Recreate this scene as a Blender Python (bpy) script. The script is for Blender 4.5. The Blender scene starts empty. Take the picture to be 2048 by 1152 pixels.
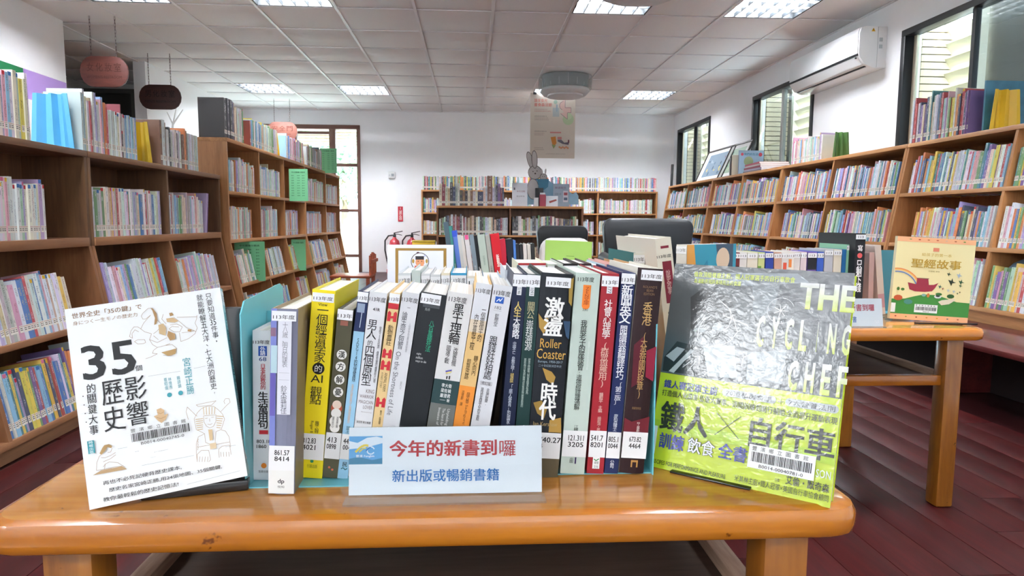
import bpy, bmesh, math, random
from mathutils import Vector, Matrix, Quaternion
R = math.radians
rng = random.Random(7)
C = bpy.context.scene.collection

# ------------------------------------------------------------------ camera, world, exposure
W, H, FPX, HC = 2048, 1152, 1345.0, 0.77
PSI, TH, RO = R(3.50629), R(5.62608), R(0.35)
CAMROT = Matrix.Rotation(-PSI, 3, 'Z') @ Matrix.Rotation(math.pi/2-TH, 3, 'X') @ Matrix.Rotation(RO, 3, 'Z')
CAMLOC = Vector((0, 0, HC))
cd = bpy.data.cameras.new('camera'); cam = bpy.data.objects.new('camera', cd); C.objects.link(cam)
cam.matrix_world = Matrix.Translation(CAMLOC) @ CAMROT.to_4x4()
cd.sensor_width = 36; cd.lens = 36*FPX/W; cd.clip_start = 0.02; cd.clip_end = 200
bpy.context.scene.camera = cam
sc = bpy.context.scene
sc.view_settings.view_transform = 'Standard'; sc.view_settings.look = 'None'
sc.view_settings.gamma = 1; sc.view_settings.use_curve_mapping = False
EXPOSURE = 1.8
SKY, LAMP, SUN = 7.0, 66.0, 12.0
sc.view_settings.exposure = EXPOSURE
sc.cycles.use_denoising = True
sc.cycles.max_bounces = 8; sc.cycles.diffuse_bounces = 5; sc.cycles.glossy_bounces = 4
sc.cycles.transparent_max_bounces = 12; sc.cycles.sample_clamp_indirect = 6
world = bpy.data.worlds.new('world'); sc.world = world; world.use_nodes = True
bg = world.node_tree.nodes['Background']; bg.inputs[0].default_value = (.80, .90, 1.0, 1); bg.inputs[1].default_value = SKY
sl = bpy.data.lights.new('sun', 'SUN'); sl.energy = SUN; sl.angle = R(2); sl.color = (1, .95, .86)
so = bpy.data.objects.new('sun', sl); C.objects.link(so); so.rotation_euler = (R(38), R(28), 0)

def daylight(loc, rot, sx, sy, FILL):   # area lamps added at closed walls out of view, for fill and glare
    l = bpy.data.lights.new('window_daylight', 'AREA'); l.shape = 'RECTANGLE'; l.size = sx; l.size_y = sy; l.energy = math.pi*sx*sy*FILL; l.color = (.93, .97, 1)
    o = bpy.data.objects.new('window_daylight', l); C.objects.link(o); o.location = loc; o.rotation_euler = rot
daylight((0.3, -3.39, 1.6), (R(90), 0, 0), 3.4, 1.2, .5)
daylight((-3.35, -1.95, 2.03), (0, R(-90), 0), .5, 1.4, 8.)

def ray(x, y):
    return CAMROT @ Vector(((x-W/2)/FPX, (H/2-y)/FPX, -1))
def onY(x, y, Y): d = ray(x, y); return CAMLOC + d*(Y/d.y)
def onX(x, y, X): d = ray(x, y); return CAMLOC + d*(X/d.x)
def onZ(x, y, Z): d = ray(x, y); return CAMLOC + d*((Z-HC)/d.z)
def project(p):
    q = CAMROT.transposed() @ (Vector(p)-CAMLOC)
    return (W/2+FPX*q.x/-q.z, H/2-FPX*q.y/-q.z) if q.z < -.01 else None

# ------------------------------------------------------------------ materials
def srgb(c):
    if isinstance(c, str):
        c = c.lstrip('#'); c = [int(c[i:i+2], 16)/255 for i in (0, 2, 4)]
    return tuple(((v/12.92) if v <= .04045 else ((v+.055)/1.055)**2.4) for v in c[:3])
MATS = {}
def mk(name):
    m = bpy.data.materials.new(name); m.use_nodes = True; nt = m.node_tree
    return m, nt, nt.nodes['Principled BSDF']
def node(nt, t, **k):
    n = nt.nodes.new(t)
    for a, v in k.items():
        if a.startswith('i_'):
            key = a[2:]; key = int(key) if key.isdigit() else key.replace('_', ' ')
            n.inputs[key].default_value = v
        else: setattr(n, a, v)
    return n
def link(nt, a, b): nt.links.new(a, b)
def plain(name, col, rough=.5, metal=0, var=.06, scale=30, coat=0, spec=.5, bump=0, emis=0, emcol=None):
    if name in MATS: return MATS[name]
    m, nt, p = mk(name); c = srgb(col)
    n = node(nt, 'ShaderNodeTexNoise', i_Scale=scale, i_Detail=3.0)
    tc = node(nt, 'ShaderNodeTexCoord'); link(nt, tc.outputs['Object'], n.inputs['Vector'])
    r = node(nt, 'ShaderNodeMapRange'); r.inputs[3].default_value = 1-var; r.inputs[4].default_value = 1+var
    link(nt, n.outputs[0], r.inputs[0])
    mx = node(nt, 'ShaderNodeVectorMath', operation='SCALE'); mx.inputs[0].default_value = c
    link(nt, r.outputs[0], mx.inputs['Scale']); link(nt, mx.outputs[0], p.inputs['Base Color'])
    p.inputs['Roughness'].default_value = rough; p.inputs['Metallic'].default_value = metal
    p.inputs['Coat Weight'].default_value = coat; p.inputs['Coat Roughness'].default_value = .12
    p.inputs['Specular IOR Level'].default_value = spec
    if bump:
        b = node(nt, 'ShaderNodeBump', i_Strength=bump, i_Distance=.002); link(nt, n.outputs[0], b.inputs['Height'])
        link(nt, b.outputs[0], p.inputs['Normal'])
    if emis:
        p.inputs['Emission Color'].default_value = (*srgb(emcol or col), 1); p.inputs['Emission Strength'].default_value = emis
    MATS[name] = m; return m
def wood(name, c1, c2, axis='X', rough=.35, coat=0., freq=9., bump=.05, coarse=1.0, knots=0):
    if name in MATS: return MATS[name]
    m, nt, p = mk(name)
    tc = node(nt, 'ShaderNodeTexCoord'); mp = node(nt, 'ShaderNodeMapping')
    link(nt, tc.outputs['Object'], mp.inputs[0])
    s = [freq, freq, freq]; s['XYZ'.index(axis)] = freq*.09; mp.inputs['Scale'].default_value = s
    w = node(nt, 'ShaderNodeTexNoise', i_Scale=1.2*coarse, i_Detail=6.0, i_Roughness=.6, i_Distortion=1.2)
    link(nt, mp.outputs[0], w.inputs['Vector'])
    w2 = node(nt, 'ShaderNodeTexNoise', i_Scale=14.*coarse, i_Detail=3.0, i_Distortion=.3); link(nt, mp.outputs[0], w2.inputs['Vector'])
    ad = node(nt, 'ShaderNodeMath', operation='MULTIPLY_ADD'); ad.inputs[1].default_value = .35
    link(nt, w2.outputs[0], ad.inputs[0]); link(nt, w.outputs[0], ad.inputs[2])
    cr = node(nt, 'ShaderNodeValToRGB'); cr.color_ramp.elements[0].position = .42; cr.color_ramp.elements[1].position = .88
    cr.color_ramp.elements[0].color = (*srgb(c1), 1); cr.color_ramp.elements[1].color = (*srgb(c2), 1)
    link(nt, ad.outputs[0], cr.inputs[0])
    oi = node(nt, 'ShaderNodeObjectInfo'); hs = node(nt, 'ShaderNodeMapRange'); hs.inputs[3].default_value = .9; hs.inputs[4].default_value = 1.08
    link(nt, oi.outputs['Random'], hs.inputs[0])
    mu = node(nt, 'ShaderNodeVectorMath', operation='SCALE'); link(nt, cr.outputs[0], mu.inputs[0]); link(nt, hs.outputs[0], mu.inputs['Scale'])
    out = mu.outputs[0]
    if knots:   # scuffs and dents rubbed into the varnish
        v = node(nt, 'ShaderNodeTexNoise', i_Scale=23., i_Detail=4.0, i_Roughness=.75); link(nt, tc.outputs['Object'], v.inputs['Vector'])
        kr = node(nt, 'ShaderNodeValToRGB'); kr.color_ramp.elements[0].position = .30; kr.color_ramp.elements[1].position = .345
        kr.color_ramp.elements[0].color = (.18, .09, .04, 1); kr.color_ramp.elements[1].color = (1, 1, 1, 1)
        link(nt, v.outputs[0], kr.inputs[0])
        km = node(nt, 'ShaderNodeMix', data_type='RGBA', blend_type='MULTIPLY'); km.inputs[0].default_value = knots
        link(nt, out, km.inputs[6]); link(nt, kr.outputs[0], km.inputs[7]); out = km.outputs[2]
    link(nt, out, p.inputs['Base Color'])
    p.inputs['Roughness'].default_value = rough; p.inputs['Coat Weight'].default_value = coat; p.inputs['Coat Roughness'].default_value = .09
    b = node(nt, 'ShaderNodeBump', i_Strength=bump, i_Distance=.001); link(nt, ad.outputs[0], b.inputs['Height']); link(nt, b.outputs[0], p.inputs['Normal'])
    MATS[name] = m; return m
def glassmat(name, tint, refl=.08, rough=.02):
    if name in MATS: return MATS[name]
    m, nt, p = mk(name); nt.nodes.remove(p); o = nt.nodes['Material Output']
    t = node(nt, 'ShaderNodeBsdfTransparent'); t.inputs[0].default_value = (*srgb(tint), 1)
    g = node(nt, 'ShaderNodeBsdfGlossy'); g.inputs['Roughness'].default_value = rough; g.inputs[0].default_value = (1, 1, 1, 1)
    f = node(nt, 'ShaderNodeLayerWeight', i_Blend=.5); pw = node(nt, 'ShaderNodeMath', operation='POWER'); pw.inputs[1].default_value = 5.; link(nt, f.outputs['Facing'], pw.inputs[0])
    a = node(nt, 'ShaderNodeMath', operation='MULTIPLY_ADD'); a.inputs[1].default_value = .9; a.inputs[2].default_value = refl; a.use_clamp = True
    link(nt, pw.outputs[0], a.inputs[0]); x = node(nt, 'ShaderNodeMixShader'); link(nt, a.outputs[0], x.inputs[0])
    link(nt, t.outputs[0], x.inputs[1]); link(nt, g.outputs[0], x.inputs[2]); link(nt, x.outputs[0], o.inputs[0])
    MATS[name] = m; return m

def bookmat(name, rough, coat, inky, wrinkle=0.):
    """cover colour from the mesh, with printed marks down the spine (flat print) where uv says so"""
    m, nt, p = mk(name)
    at = node(nt, 'ShaderNodeAttribute', attribute_name='col'); ik = node(nt, 'ShaderNodeAttribute', attribute_name='ink')
    uv = node(nt, 'ShaderNodeUVMap', uv_map='uv'); sp = node(nt, 'ShaderNodeSeparateXYZ'); link(nt, uv.outputs[0], sp.inputs[0])
    out = at.outputs[0]
    if inky:
        n = node(nt, 'ShaderNodeTexNoise', i_Scale=1.0, i_Detail=2.0, noise_dimensions='2D')
        mp = node(nt, 'ShaderNodeMapping'); mp.inputs['Scale'].default_value = (3.2, 420, 1); link(nt, uv.outputs[0], mp.inputs[0]); link(nt, mp.outputs[0], n.inputs['Vector'])
        n2 = node(nt, 'ShaderNodeTexNoise', i_Scale=1.0, i_Detail=0.0, noise_dimensions='2D')
        mp2 = node(nt, 'ShaderNodeMapping'); mp2.inputs['Scale'].default_value = (.35, 26, 1); link(nt, uv.outputs[0], mp2.inputs[0]); link(nt, mp2.outputs[0], n2.inputs['Vector'])
        g1 = node(nt, 'ShaderNodeMath', operation='GREATER_THAN'); g1.inputs[1].default_value = .53; link(nt, n.outputs[0], g1.inputs[0])
        g2 = node(nt, 'ShaderNodeMath', operation='GREATER_THAN'); g2.inputs[1].default_value = .46; link(nt, n2.outputs[0], g2.inputs[0])
        fr = node(nt, 'ShaderNodeMath', operation='FRACT'); link(nt, sp.outputs[0], fr.inputs[0])
        sb = node(nt, 'ShaderNodeMath', operation='SUBTRACT'); sb.inputs[1].default_value = .5; link(nt, fr.outputs[0], sb.inputs[0])
        ab = node(nt, 'ShaderNodeMath', operation='ABSOLUTE'); link(nt, sb.outputs[0], ab.inputs[0])
        lt = node(nt, 'ShaderNodeMath', operation='LESS_THAN'); lt.inputs[1].default_value = .22; link(nt, ab.outputs[0], lt.inputs[0])
        vr = node(nt, 'ShaderNodeMath', operation='GREATER_THAN'); vr.inputs[1].default_value = .062; link(nt, sp.outputs[1], vr.inputs[0])
        k = g1.outputs[0]
        for o in (g2, lt, vr):
            mm = node(nt, 'ShaderNodeMath', operation='MULTIPLY'); link(nt, k, mm.inputs[0]); link(nt, o.outputs[0], mm.inputs[1]); k = mm.outputs[0]
        mx = node(nt, 'ShaderNodeMix', data_type='RGBA'); link(nt, k, mx.inputs[0]); link(nt, out, mx.inputs[6]); link(nt, ik.outputs[0], mx.inputs[7]); out = mx.outputs[2]
    link(nt, out, p.inputs['Base Color'])
    p.inputs['Roughness'].default_value = rough; p.inputs['Coat Weight'].default_value = coat; p.inputs['Coat Roughness'].default_value = .08; p.inputs['Specular IOR Level'].default_value = .3
    if wrinkle:
        tc = node(nt, 'ShaderNodeTexCoord'); n = node(nt, 'ShaderNodeTexNoise', i_Scale=wrinkle, i_Detail=4.0, i_Distortion=.6); link(nt, tc.outputs['Object'], n.inputs['Vector'])
        p.inputs['Coat IOR'].default_value = 1.5; p.inputs['Coat Roughness'].default_value = .13
        b = node(nt, 'ShaderNodeBump', i_Strength=.4, i_Distance=.0012); link(nt, n.outputs[0], b.inputs['Height'])
        link(nt, b.outputs[0], p.inputs['Coat Normal'])
    return m
M_COVER = bookmat('printed_cover', .5, .1, True)
M_FILM = bookmat('film_wrapped_cover', .5, .12, False)
M_WRINK = bookmat('crinkled_film_cover', .35, 1., False, 130.)
M_PRINT = bookmat('flat_print', .5, 0.15, False)
def pagemat():
    m, nt, p = mk('page_edges')
    uv = node(nt, 'ShaderNodeTexCoord'); mp = node(nt, 'ShaderNodeMapping'); mp.inputs['Scale'].default_value = (900, 3, 3)
    link(nt, uv.outputs['Object'], mp.inputs[0]); n = node(nt, 'ShaderNodeTexNoise', i_Scale=1.0, i_Detail=1.0); link(nt, mp.outputs[0], n.inputs['Vector'])
    cr = node(nt, 'ShaderNodeValToRGB'); cr.color_ramp.elements[0].color = (*srgb('dad7ce'), 1); cr.color_ramp.elements[1].color = (*srgb('f2f0ea'), 1)
    cr.color_ramp.elements[0].position = .3; cr.color_ramp.elements[1].position = .6
    link(nt, n.outputs[0], cr.inputs[0]); link(nt, cr.outputs[0], p.inputs['Base Color']); p.inputs['Roughness'].default_value = .8
    return m
M_PAGE = pagemat()

# ------------------------------------------------------------------ mesh builder
class MB:
    def __init__(s): s.v, s.f, s.c, s.k, s.uv, s.m = [], [], [], [], [], []
    def face(s, pts, col=(1, 1, 1), ink=(0, 0, 0), uv=None, mi=0):
        b = len(s.v); s.v += [tuple(p) for p in pts]; s.f.append(tuple(range(b, b+len(pts))))
        s.c.append(col); s.k.append(ink); s.uv.append(uv or [(-9.5, -9)]*len(pts)); s.m.append(mi)
    def poly(s, vs, fs, col=(1, 1, 1), mi=0):
        b = len(s.v); s.v += [tuple(p) for p in vs]
        for f in fs:
            s.f.append(tuple(b+i for i in f)); s.c.append(col); s.k.append((0, 0, 0)); s.uv.append([(-9.5, -9)]*len(f)); s.m.append(mi)
    def box(s, a, b, col=(1, 1, 1), mi=0, M=None):
        x0, y0, z0 = a; x1, y1, z1 = b
        vs = [Vector(p) for p in ((x0, y0, z0), (x1, y0, z0), (x1, y1, z0), (x0, y1, z0), (x0, y0, z1), (x1, y0, z1), (x1, y1, z1), (x0, y1, z1))]
        if M: vs = [M @ v for v in vs]
        s.poly(vs, [(0, 3, 2, 1), (4, 5, 6, 7), (0, 1, 5, 4), (1, 2, 6, 5), (2, 3, 7, 6), (3, 0, 4, 7)], col, mi); return s
    def prism(s, prof, axis, a, b, col=(1, 1, 1), mi=0):
        """prof: 2-D outline in the plane across axis, extruded from a to b"""
        def P(p, t): return {'X': (t, p[0], p[1]), 'Y': (p[0], t, p[1]), 'Z': (p[0], p[1], t)}[axis]
        n = len(prof); vs = [P(p, a) for p in prof]+[P(p, b) for p in prof]
        s.poly(vs, [tuple(range(n)), tuple(range(2*n-1, n-1, -1))]+[(i, (i+1) % n, n+(i+1) % n, n+i) for i in range(n)], col, mi); return s
    def tube(s, pts, r, n=8, col=(1, 1, 1), mi=0, cap=True):
        pts = [Vector(p) for p in pts]; rs = r if isinstance(r, (list, tuple)) else [r]*len(pts); vs = []; up = None
        for i, p in enumerate(pts):
            d = (pts[min(i+1, len(pts)-1)]-pts[max(i-1, 0)]).normalized()
            if up is None: up = d.orthogonal().normalized()
            up = (up-d*up.dot(d)).normalized(); w = d.cross(up)
            vs += [p+(up*math.cos(2*math.pi*k/n)+w*math.sin(2*math.pi*k/n))*rs[i] for k in range(n)]
        fs = [(i*n+k, i*n+(k+1) % n, (i+1)*n+(k+1) % n, (i+1)*n+k) for i in range(len(pts)-1) for k in range(n)]
        if cap: fs += [tuple(range(n-1, -1, -1)), tuple((len(pts)-1)*n+k for k in range(n))]
        s.poly(vs, fs, col, mi); return s
    def lathe(s, prof, n=16, o=(0, 0, 0), col=(1, 1, 1), mi=0):
        vs = [(o[0]+r*math.cos(2*math.pi*k/n), o[1]+r*math.sin(2*math.pi*k/n), o[2]+z) for r, z in prof for k in range(n)]
        fs = [(i*n+k, i*n+(k+1) % n, (i+1)*n+(k+1) % n, (i+1)*n+k) for i in range(len(prof)-1) for k in range(n)]
        fs += [tuple(range(n-1, -1, -1)), tuple((len(prof)-1)*n+k for k in range(n))]
        s.poly(vs, fs, col, mi); return s
    def build(s, name, mats, parent=None, smooth=False, bevel=0, M=None, mw=None):
        me = bpy.data.meshes.new(name); vs = s.v if M is None else [tuple(M @ Vector(v)) for v in s.v]
        me.from_pydata(vs, [], s.f)
        ca = me.color_attributes.new('col', 'FLOAT_COLOR', 'CORNER'); ki = me.color_attributes.new('ink', 'FLOAT_COLOR', 'CORNER')
        ul = me.uv_layers.new(name='uv'); a, b, u = [], [], []
        for f, c, k, q in zip(s.f, s.c, s.k, s.uv):
            for i in range(len(f)):
                cc = c[i] if isinstance(c[0], (tuple, list)) else c
                a += [*cc[:3], 1]; b += [*k[:3], 1]; u += [*q[i]]
        ca.data.foreach_set('color', a); ki.data.foreach_set('color', b); ul.data.foreach_set('uv', u)
        for mm in (mats if isinstance(mats, (list, tuple)) else [mats]): me.materials.append(mm)
        me.polygons.foreach_set('material_index', s.m)
        if smooth or bevel:
            bm = bmesh.new(); bm.from_mesh(me); bmesh.ops.remove_doubles(bm, verts=bm.verts, dist=1e-6)
            bmesh.ops.recalc_face_normals(bm, faces=bm.faces)
            if bevel:
                es = [e for e in bm.edges if len(e.link_faces) == 2 and e.calc_face_angle(0) > .5]
                bmesh.ops.bevel(bm, geom=es, offset=bevel, segments=2, profile=.5, affect='EDGES')
            bm.to_mesh(me); bm.free()
            if smooth:
                me.polygons.foreach_set('use_smooth', [True]*len(me.polygons)); me.set_sharp_from_angle(angle=R(38))
        me.update(); o = bpy.data.objects.new(name, me); C.objects.link(o)
        if parent: o.parent = parent
        if mw is not None: o.matrix_world = mw
        return o
def tag(o, label=None, cat=None, group=None, kind=None):
    if label: o['label'] = label
    if cat: o['category'] = cat
    if group: o['group'] = group
    if kind: o['kind'] = kind
    return o
def empty(name, label, cat, loc=(0, 0, 0), mw=None, group=None, kind=None):
    o = bpy.data.objects.new(name, None); C.objects.link(o); o.empty_display_size = .05
    o.matrix_world = mw if mw is not None else Matrix.Translation(loc)
    return tag(o, label, cat, group, kind)
def bx(name, a, b, mat, parent=None, bevel=0, smooth=False, M=None):
    return MB().box(a, b).build(name, mat, parent, bevel=bevel, smooth=smooth or bool(bevel), M=M)

# ------------------------------------------------------------------ lettering: font outlines turned into flat print
_tc = {}
def glyphs(s, wt):
    k = (s, wt)
    if k not in _tc:
        c = bpy.data.curves.new('t', 'FONT'); c.body = s; c.offset = wt; c.resolution_u = 2; c.align_x = 'CENTER'; c.space_line = .78 if '\n' in s else 1
        o = bpy.data.objects.new('t', c); C.objects.link(o); m = bpy.data.meshes.new_from_object(o)
        vs = [v.co.copy() for v in m.vertices]; fs = [tuple(p.vertices) for p in m.polygons]
        bpy.data.objects.remove(o); bpy.data.curves.remove(c); bpy.data.meshes.remove(m)
        _tc[k] = (vs, fs)
    return _tc[k]
class Print:
    """collects flat print on a face; coordinates (u,v) on the face, n = how far proud"""
    def __init__(s, O, U, V, N): s.O, s.U, s.V, s.N = Vector(O), Vector(U), Vector(V), Vector(N); s.mb = MB(); s.n = .00025
    def P(s, u, v, n=None): return s.O+s.U*u+s.V*v+s.N*(s.n if n is None else n)
    def lift(s): s.n += .00008
    def up(s, d=6e-6): s.n += d
    def text(s, t, u0, v0, u1, v1, col='111111', mode='h', wt=0., keep=True, align='c', grad=None):
        col = srgb(col)
        if mode == 'v': t = '\n'.join(t)
        vs, fs = glyphs(t, 0)
        if not vs: return
        if wt > 0:   # heavier strokes: the outline doubled a little to each side
            q = wt*.8
            dd = ((-q, -q*.6), (q, q*.6), (-q, q*.6), (q, -q*.6)) if wt > .008 else ((-q, 0), (q, 0))
            V2 = []; F2 = []
            for k, (dx, dy) in enumerate(dd):
                b = len(V2); V2 += [Vector((v.x+dx, v.y+dy, k*8e-6)) for v in vs]; F2 += [tuple(b+i for i in f) for f in fs]
            vs, fs = V2, F2
        if mode == 'r': vs = [Vector((v.y, -v.x, v.z)) for v in vs]
        x0, x1 = min(v.x for v in vs), max(v.x for v in vs); y0, y1 = min(v.y for v in vs), max(v.y for v in vs)
        sx, sy = (u1-u0)/max(x1-x0, 1e-6), (v1-v0)/max(y1-y0, 1e-6)
        if keep:
            if sx > sy*1.35: sx = sy*1.35
            if sy > sx*1.6: sy = sx*1.6
        cx = (u0+u1)/2; cy = (v0+v1)/2
        if align == 'l': cx = u0+(x1-x0)*sx/2
        if align == 't': cy = v1-(y1-y0)*sy/2
        pts = [s.P(cx+(v.x-(x0+x1)/2)*sx, cy+(v.y-(y0+y1)/2)*sy, s.n+v.z) for v in vs]; s.up(4e-5 if len(vs) > 0 and wt > .0 else 8e-6)
        if grad:
            g = srgb(grad); tt = [(v.y-y0)/max(y1-y0, 1e-6) for v in vs]; b = len(s.mb.v); s.mb.v += [tuple(p) for p in pts]
            for f in fs:
                s.mb.f.append(tuple(b+i for i in f)); s.mb.c.append([tuple(col[j]*tt[i]+g[j]*(1-tt[i]) for j in range(3)) for i in f])
                s.mb.k.append((0, 0, 0)); s.mb.uv.append([(-9.5, -9)]*len(f)); s.mb.m.append(0)
        else: s.mb.poly(pts, fs, col)
    def rect(s, u0, v0, u1, v1, col): s.up(); s.mb.poly([s.P(u0, v0), s.P(u1, v0), s.P(u1, v1), s.P(u0, v1)], [(0, 1, 2, 3)], srgb(col))
    def shape(s, pts, col): s.up(); s.mb.poly([s.P(*p) for p in pts], [tuple(range(len(pts)))], srgb(col))
    def disc(s, u, v, r, col, n=18, ry=None): s.shape([(u+r*math.cos(2*math.pi*k/n), v+(ry or r)*math.sin(2*math.pi*k/n)) for k in range(n)], col)
    def line(s, pts, w, col):
        c = srgb(col)
        for (a, b), (d, e) in zip(pts, pts[1:]):
            L = math.hypot(d-a, e-b) or 1e-9; nx, ny = -(e-b)/L*w/2, (d-a)/L*w/2
            s.up(2e-6); s.mb.poly([s.P(a+nx, b+ny), s.P(a-nx, b-ny), s.P(d-nx, e-ny), s.P(d+nx, e+ny)], [(0, 1, 2, 3)], c)
    def arc(s, u, v, r, a0, a1, w, col, n=14, ry=None): s.line([(u+r*math.cos(R(a0+(a1-a0)*i/n)), v+(ry or r)*math.sin(R(a0+(a1-a0)*i/n))) for i in range(n+1)], w, col)
    def done(s, name, parent, mat=None):
        if s.mb.f: return s.mb.build(name, mat or M_PRINT, parent)

# ------------------------------------------------------------------ room shell
X_L, X_R, Y_B, Y_N, ZC = -3.36, 3.09, 10.25, -3.4, 2.39
M_WALL = plain('white_paint', 'f5f7f9', .75, var=.02, scale=8, bump=.02)
M_CEIL = plain('ceiling_board', 'f6f5f3', .9, var=.03, scale=120, bump=.08)
M_BAR = plain('ceiling_bar', 'f2f2f2', .5, var=.01)
M_BLACK = plain('black_aluminium', '17181c', .4, var=.1)
M_SILVER = plain('silver_aluminium', 'b9b9b4', .35, metal=.6)
M_BROWNF = plain('brown_door_frame', '6d4a3e', .5)
M_GLASS = glassmat('window_glass', 'e6eef0', .035)

def struct(o, label=None): o['kind'] = 'structure'; return o
FM = wood('red_plank', '1a0304', '450608', 'Y', rough=.45, coat=0, freq=5, bump=0)
FM2 = wood('red_plank_pale', '200506', '4c0c0c', 'Y', rough=.5, coat=0, freq=5, bump=0)
for m_ in (FM, FM2): m_.node_tree.nodes['Principled BSDF'].inputs['Specular IOR Level'].default_value = .22
fl = bx('floor', (X_L-2.6, Y_N, -.06), (X_R, Y_B+.1, -.004), plain('floor_under', '2a0a0c', .35, coat=.3)); struct(fl)
fl['label'] = 'dark red varnished plank floor of the library'
# planks, one object each where the photograph lets them be told apart
pm = {}
def plank(x, y0, y1, w, mi, L):
    k = round(L, 2), mi
    if k not in pm:
        o = bx('plank', (0, 0, -.004), (w-.0016, L-.0016, .0), [FM, FM2][mi], fl, bevel=.0006); pm[k] = o.data
    else: o = bpy.data.objects.new('plank', pm[k]); C.objects.link(o); o.parent = fl
    o.location = (x, y0, 0)
PW = .12
def planks(x0, x1, ya, yb):
    n = int((x1-x0)/PW)
    for i in range(n):
        y = ya-rng.choice((.1, .3, .5, .7))
        while y < yb:
            L = rng.choice((.9, 1.2, 1.5)); plank(x0+i*PW, y, y+L, PW, int(rng.random() < .45), L); y += L
planks(-1.44, 2.07, .35, 4.2)
far = MB()
for i in range(54):
    x = X_L+i*PW
    if x > X_R-PW: break
    for y0, y1 in (((4.75, 7.4), (7.4, Y_B)) if x > -1.5 else ((2.4, 5.8), (5.8, Y_B))):
        far.box((x, y0, -.004), (x+PW-.0016, y1-.0016, -.0005))
o = far.build('far_planks', FM, fl); o['kind'] = 'stuff'

# back wall with the glazed door opening
DX0, DX1, DZ1 = -3.20, -1.64, 2.175
wb = MB()
wb.box((X_L-2.6, Y_B, 0), (DX0, Y_B+.16, ZC+.1)); wb.box((DX0, Y_B, DZ1), (DX1, Y_B+.16, ZC+.1)); wb.box((DX1, Y_B, 0), (X_R+.3, Y_B+.16, ZC+.1))
struct(wb.build('wall_back', M_WALL))['label'] = 'white painted back wall behind the bookcases'
# right wall with three window openings
WIN = [(3.45, 4.79), (6.03, 7.36), (8.68, 10.05)]; WZ0, WZ1 = 1.0, 2.145
wr = MB(); y = Y_N
for a, b in WIN:
    wr.box((X_R, y, 0), (X_R+.14, a, ZC+.1)); wr.box((X_R, a, 0), (X_R+.14, b, WZ0)); wr.box((X_R, a, WZ1), (X_R+.14, b, ZC+.1)); y = b
wr.box((X_R, y, 0), (X_R+.14, Y_B, ZC+.1))
struct(wr.build('wall_right', M_WALL))['label'] = 'white painted side wall with three windows above the bookcases'
# left wall, broken by the passage to the washrooms
wl = MB(); wl.box((X_L-.12, Y_N, 0), (X_L, 5.95, ZC+.1)); struct(wl.build('wall_left', M_WALL))['label'] = 'white painted side wall near the entrance passage'
wl = MB(); wl.box((X_L-.12, 7.35, 0), (X_L, Y_B, ZC+.1)); struct(wl.build('wall_left', M_WALL))['label'] = 'white painted side wall beyond the entrance passage'
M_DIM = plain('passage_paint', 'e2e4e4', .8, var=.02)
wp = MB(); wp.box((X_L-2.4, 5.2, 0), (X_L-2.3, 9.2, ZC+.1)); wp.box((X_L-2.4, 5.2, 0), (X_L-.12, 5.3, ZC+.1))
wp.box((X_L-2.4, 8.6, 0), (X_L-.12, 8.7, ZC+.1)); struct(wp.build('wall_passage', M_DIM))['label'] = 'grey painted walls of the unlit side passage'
bx_ = MB(); bx_.box((X_L-2.4, Y_N-.12, 0), (X_R+.3, Y_N, ZC+.1)); struct(bx_.build('wall_front', M_WALL))['label'] = 'white wall behind the viewer'
# dark window in the passage end wall
dw = empty('window_4', 'dark grey framed window in the unlit passage wall', None, kind='structure')
a = onY(158, 186, 8.58); b = onY(268, 300, 8.58)
bx('pane', (a.x, 8.57, b.z-.5), (b.x+.4, 8.595, a.z), plain('dark_pane', '3b403e', .3), dw)
for x in (a.x, a.x+.62, b.x+.3): bx('window_frame', (x, 8.54, b.z-.5), (x+.05, 8.57, a.z), plain('dim_frame', '5e6260', .5), dw)
bx('window_frame', (a.x, 8.54, a.z), (b.x+.4, 8.57, a.z+.05), MATS['dim_frame'], dw)

# ceiling: hanging bars and a board in every bay
ce = bx('ceiling', (X_L-2.6, Y_N, ZC+.05), (X_R+.3, Y_B+.1, ZC+.12), M_CEIL); struct(ce); ce['label'] = 'suspended ceiling of square white boards in thin metal bars'
GX = [.17+.6*k for k in range(-10, 6)]; GY = [5.4+.6*k for k in range(-15, 9)]
def lamp_cell(x, y):
    cx = [round(v, 2) for v in (-2.83, -1.63, .77, 1.97)]; cy = [round(v, 2) for v in (8.4, 4.8, 1.2, -2.4)]
    return round(x, 2) in cx and round(y, 2) in cy
tm = bx('tile', (.006, .006, 0), (.594, .594, .012), M_CEIL, ce, bevel=.003); tile0 = tm.data; bpy.data.objects.remove(tm)
for x in GX:
    for y in GY:
        if lamp_cell(x, y) or y+.6 < Y_N or x > X_R-.05: continue
        if x < X_L-.62 and not 4.7 < y < 9.3: continue
        if y < 3.5 and True:  # boards out of view are one mesh
            continue
        o = bpy.data.objects.new('tile', tile0); C.objects.link(o); o.parent = ce; o.location = (x, y, ZC+.004+rng.uniform(0, .0015))
        if x+.6 > X_R+.001: o.scale.x = (X_R-x)/.6
nb = MB()
for x in GX:
    for y in GY:
        if y < 3.5 and not lamp_cell(x, y) and y+.6 > Y_N: nb.box((x+.006, y+.006, ZC+.004), (x+.594, y+.594, ZC+.016))
o = nb.build('near_boards', M_CEIL, ce); o['kind'] = 'stuff'
for x in GX:
    if x > X_L-2.5 and x < X_R: bx('bar', (x-.011, Y_N if x > X_L else 4.8, ZC-.004), (x+.011, Y_B if x > X_L else 9.2, ZC+.004), M_BAR, ce)
for y in GY:
    if Y_N < y < Y_B: bx('bar', (X_L if not 5 < y < 8.6 else X_L-2.4, y-.006, ZC-.002), (X_R, y+.006, ZC+.004), M_BAR, ce)
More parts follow.
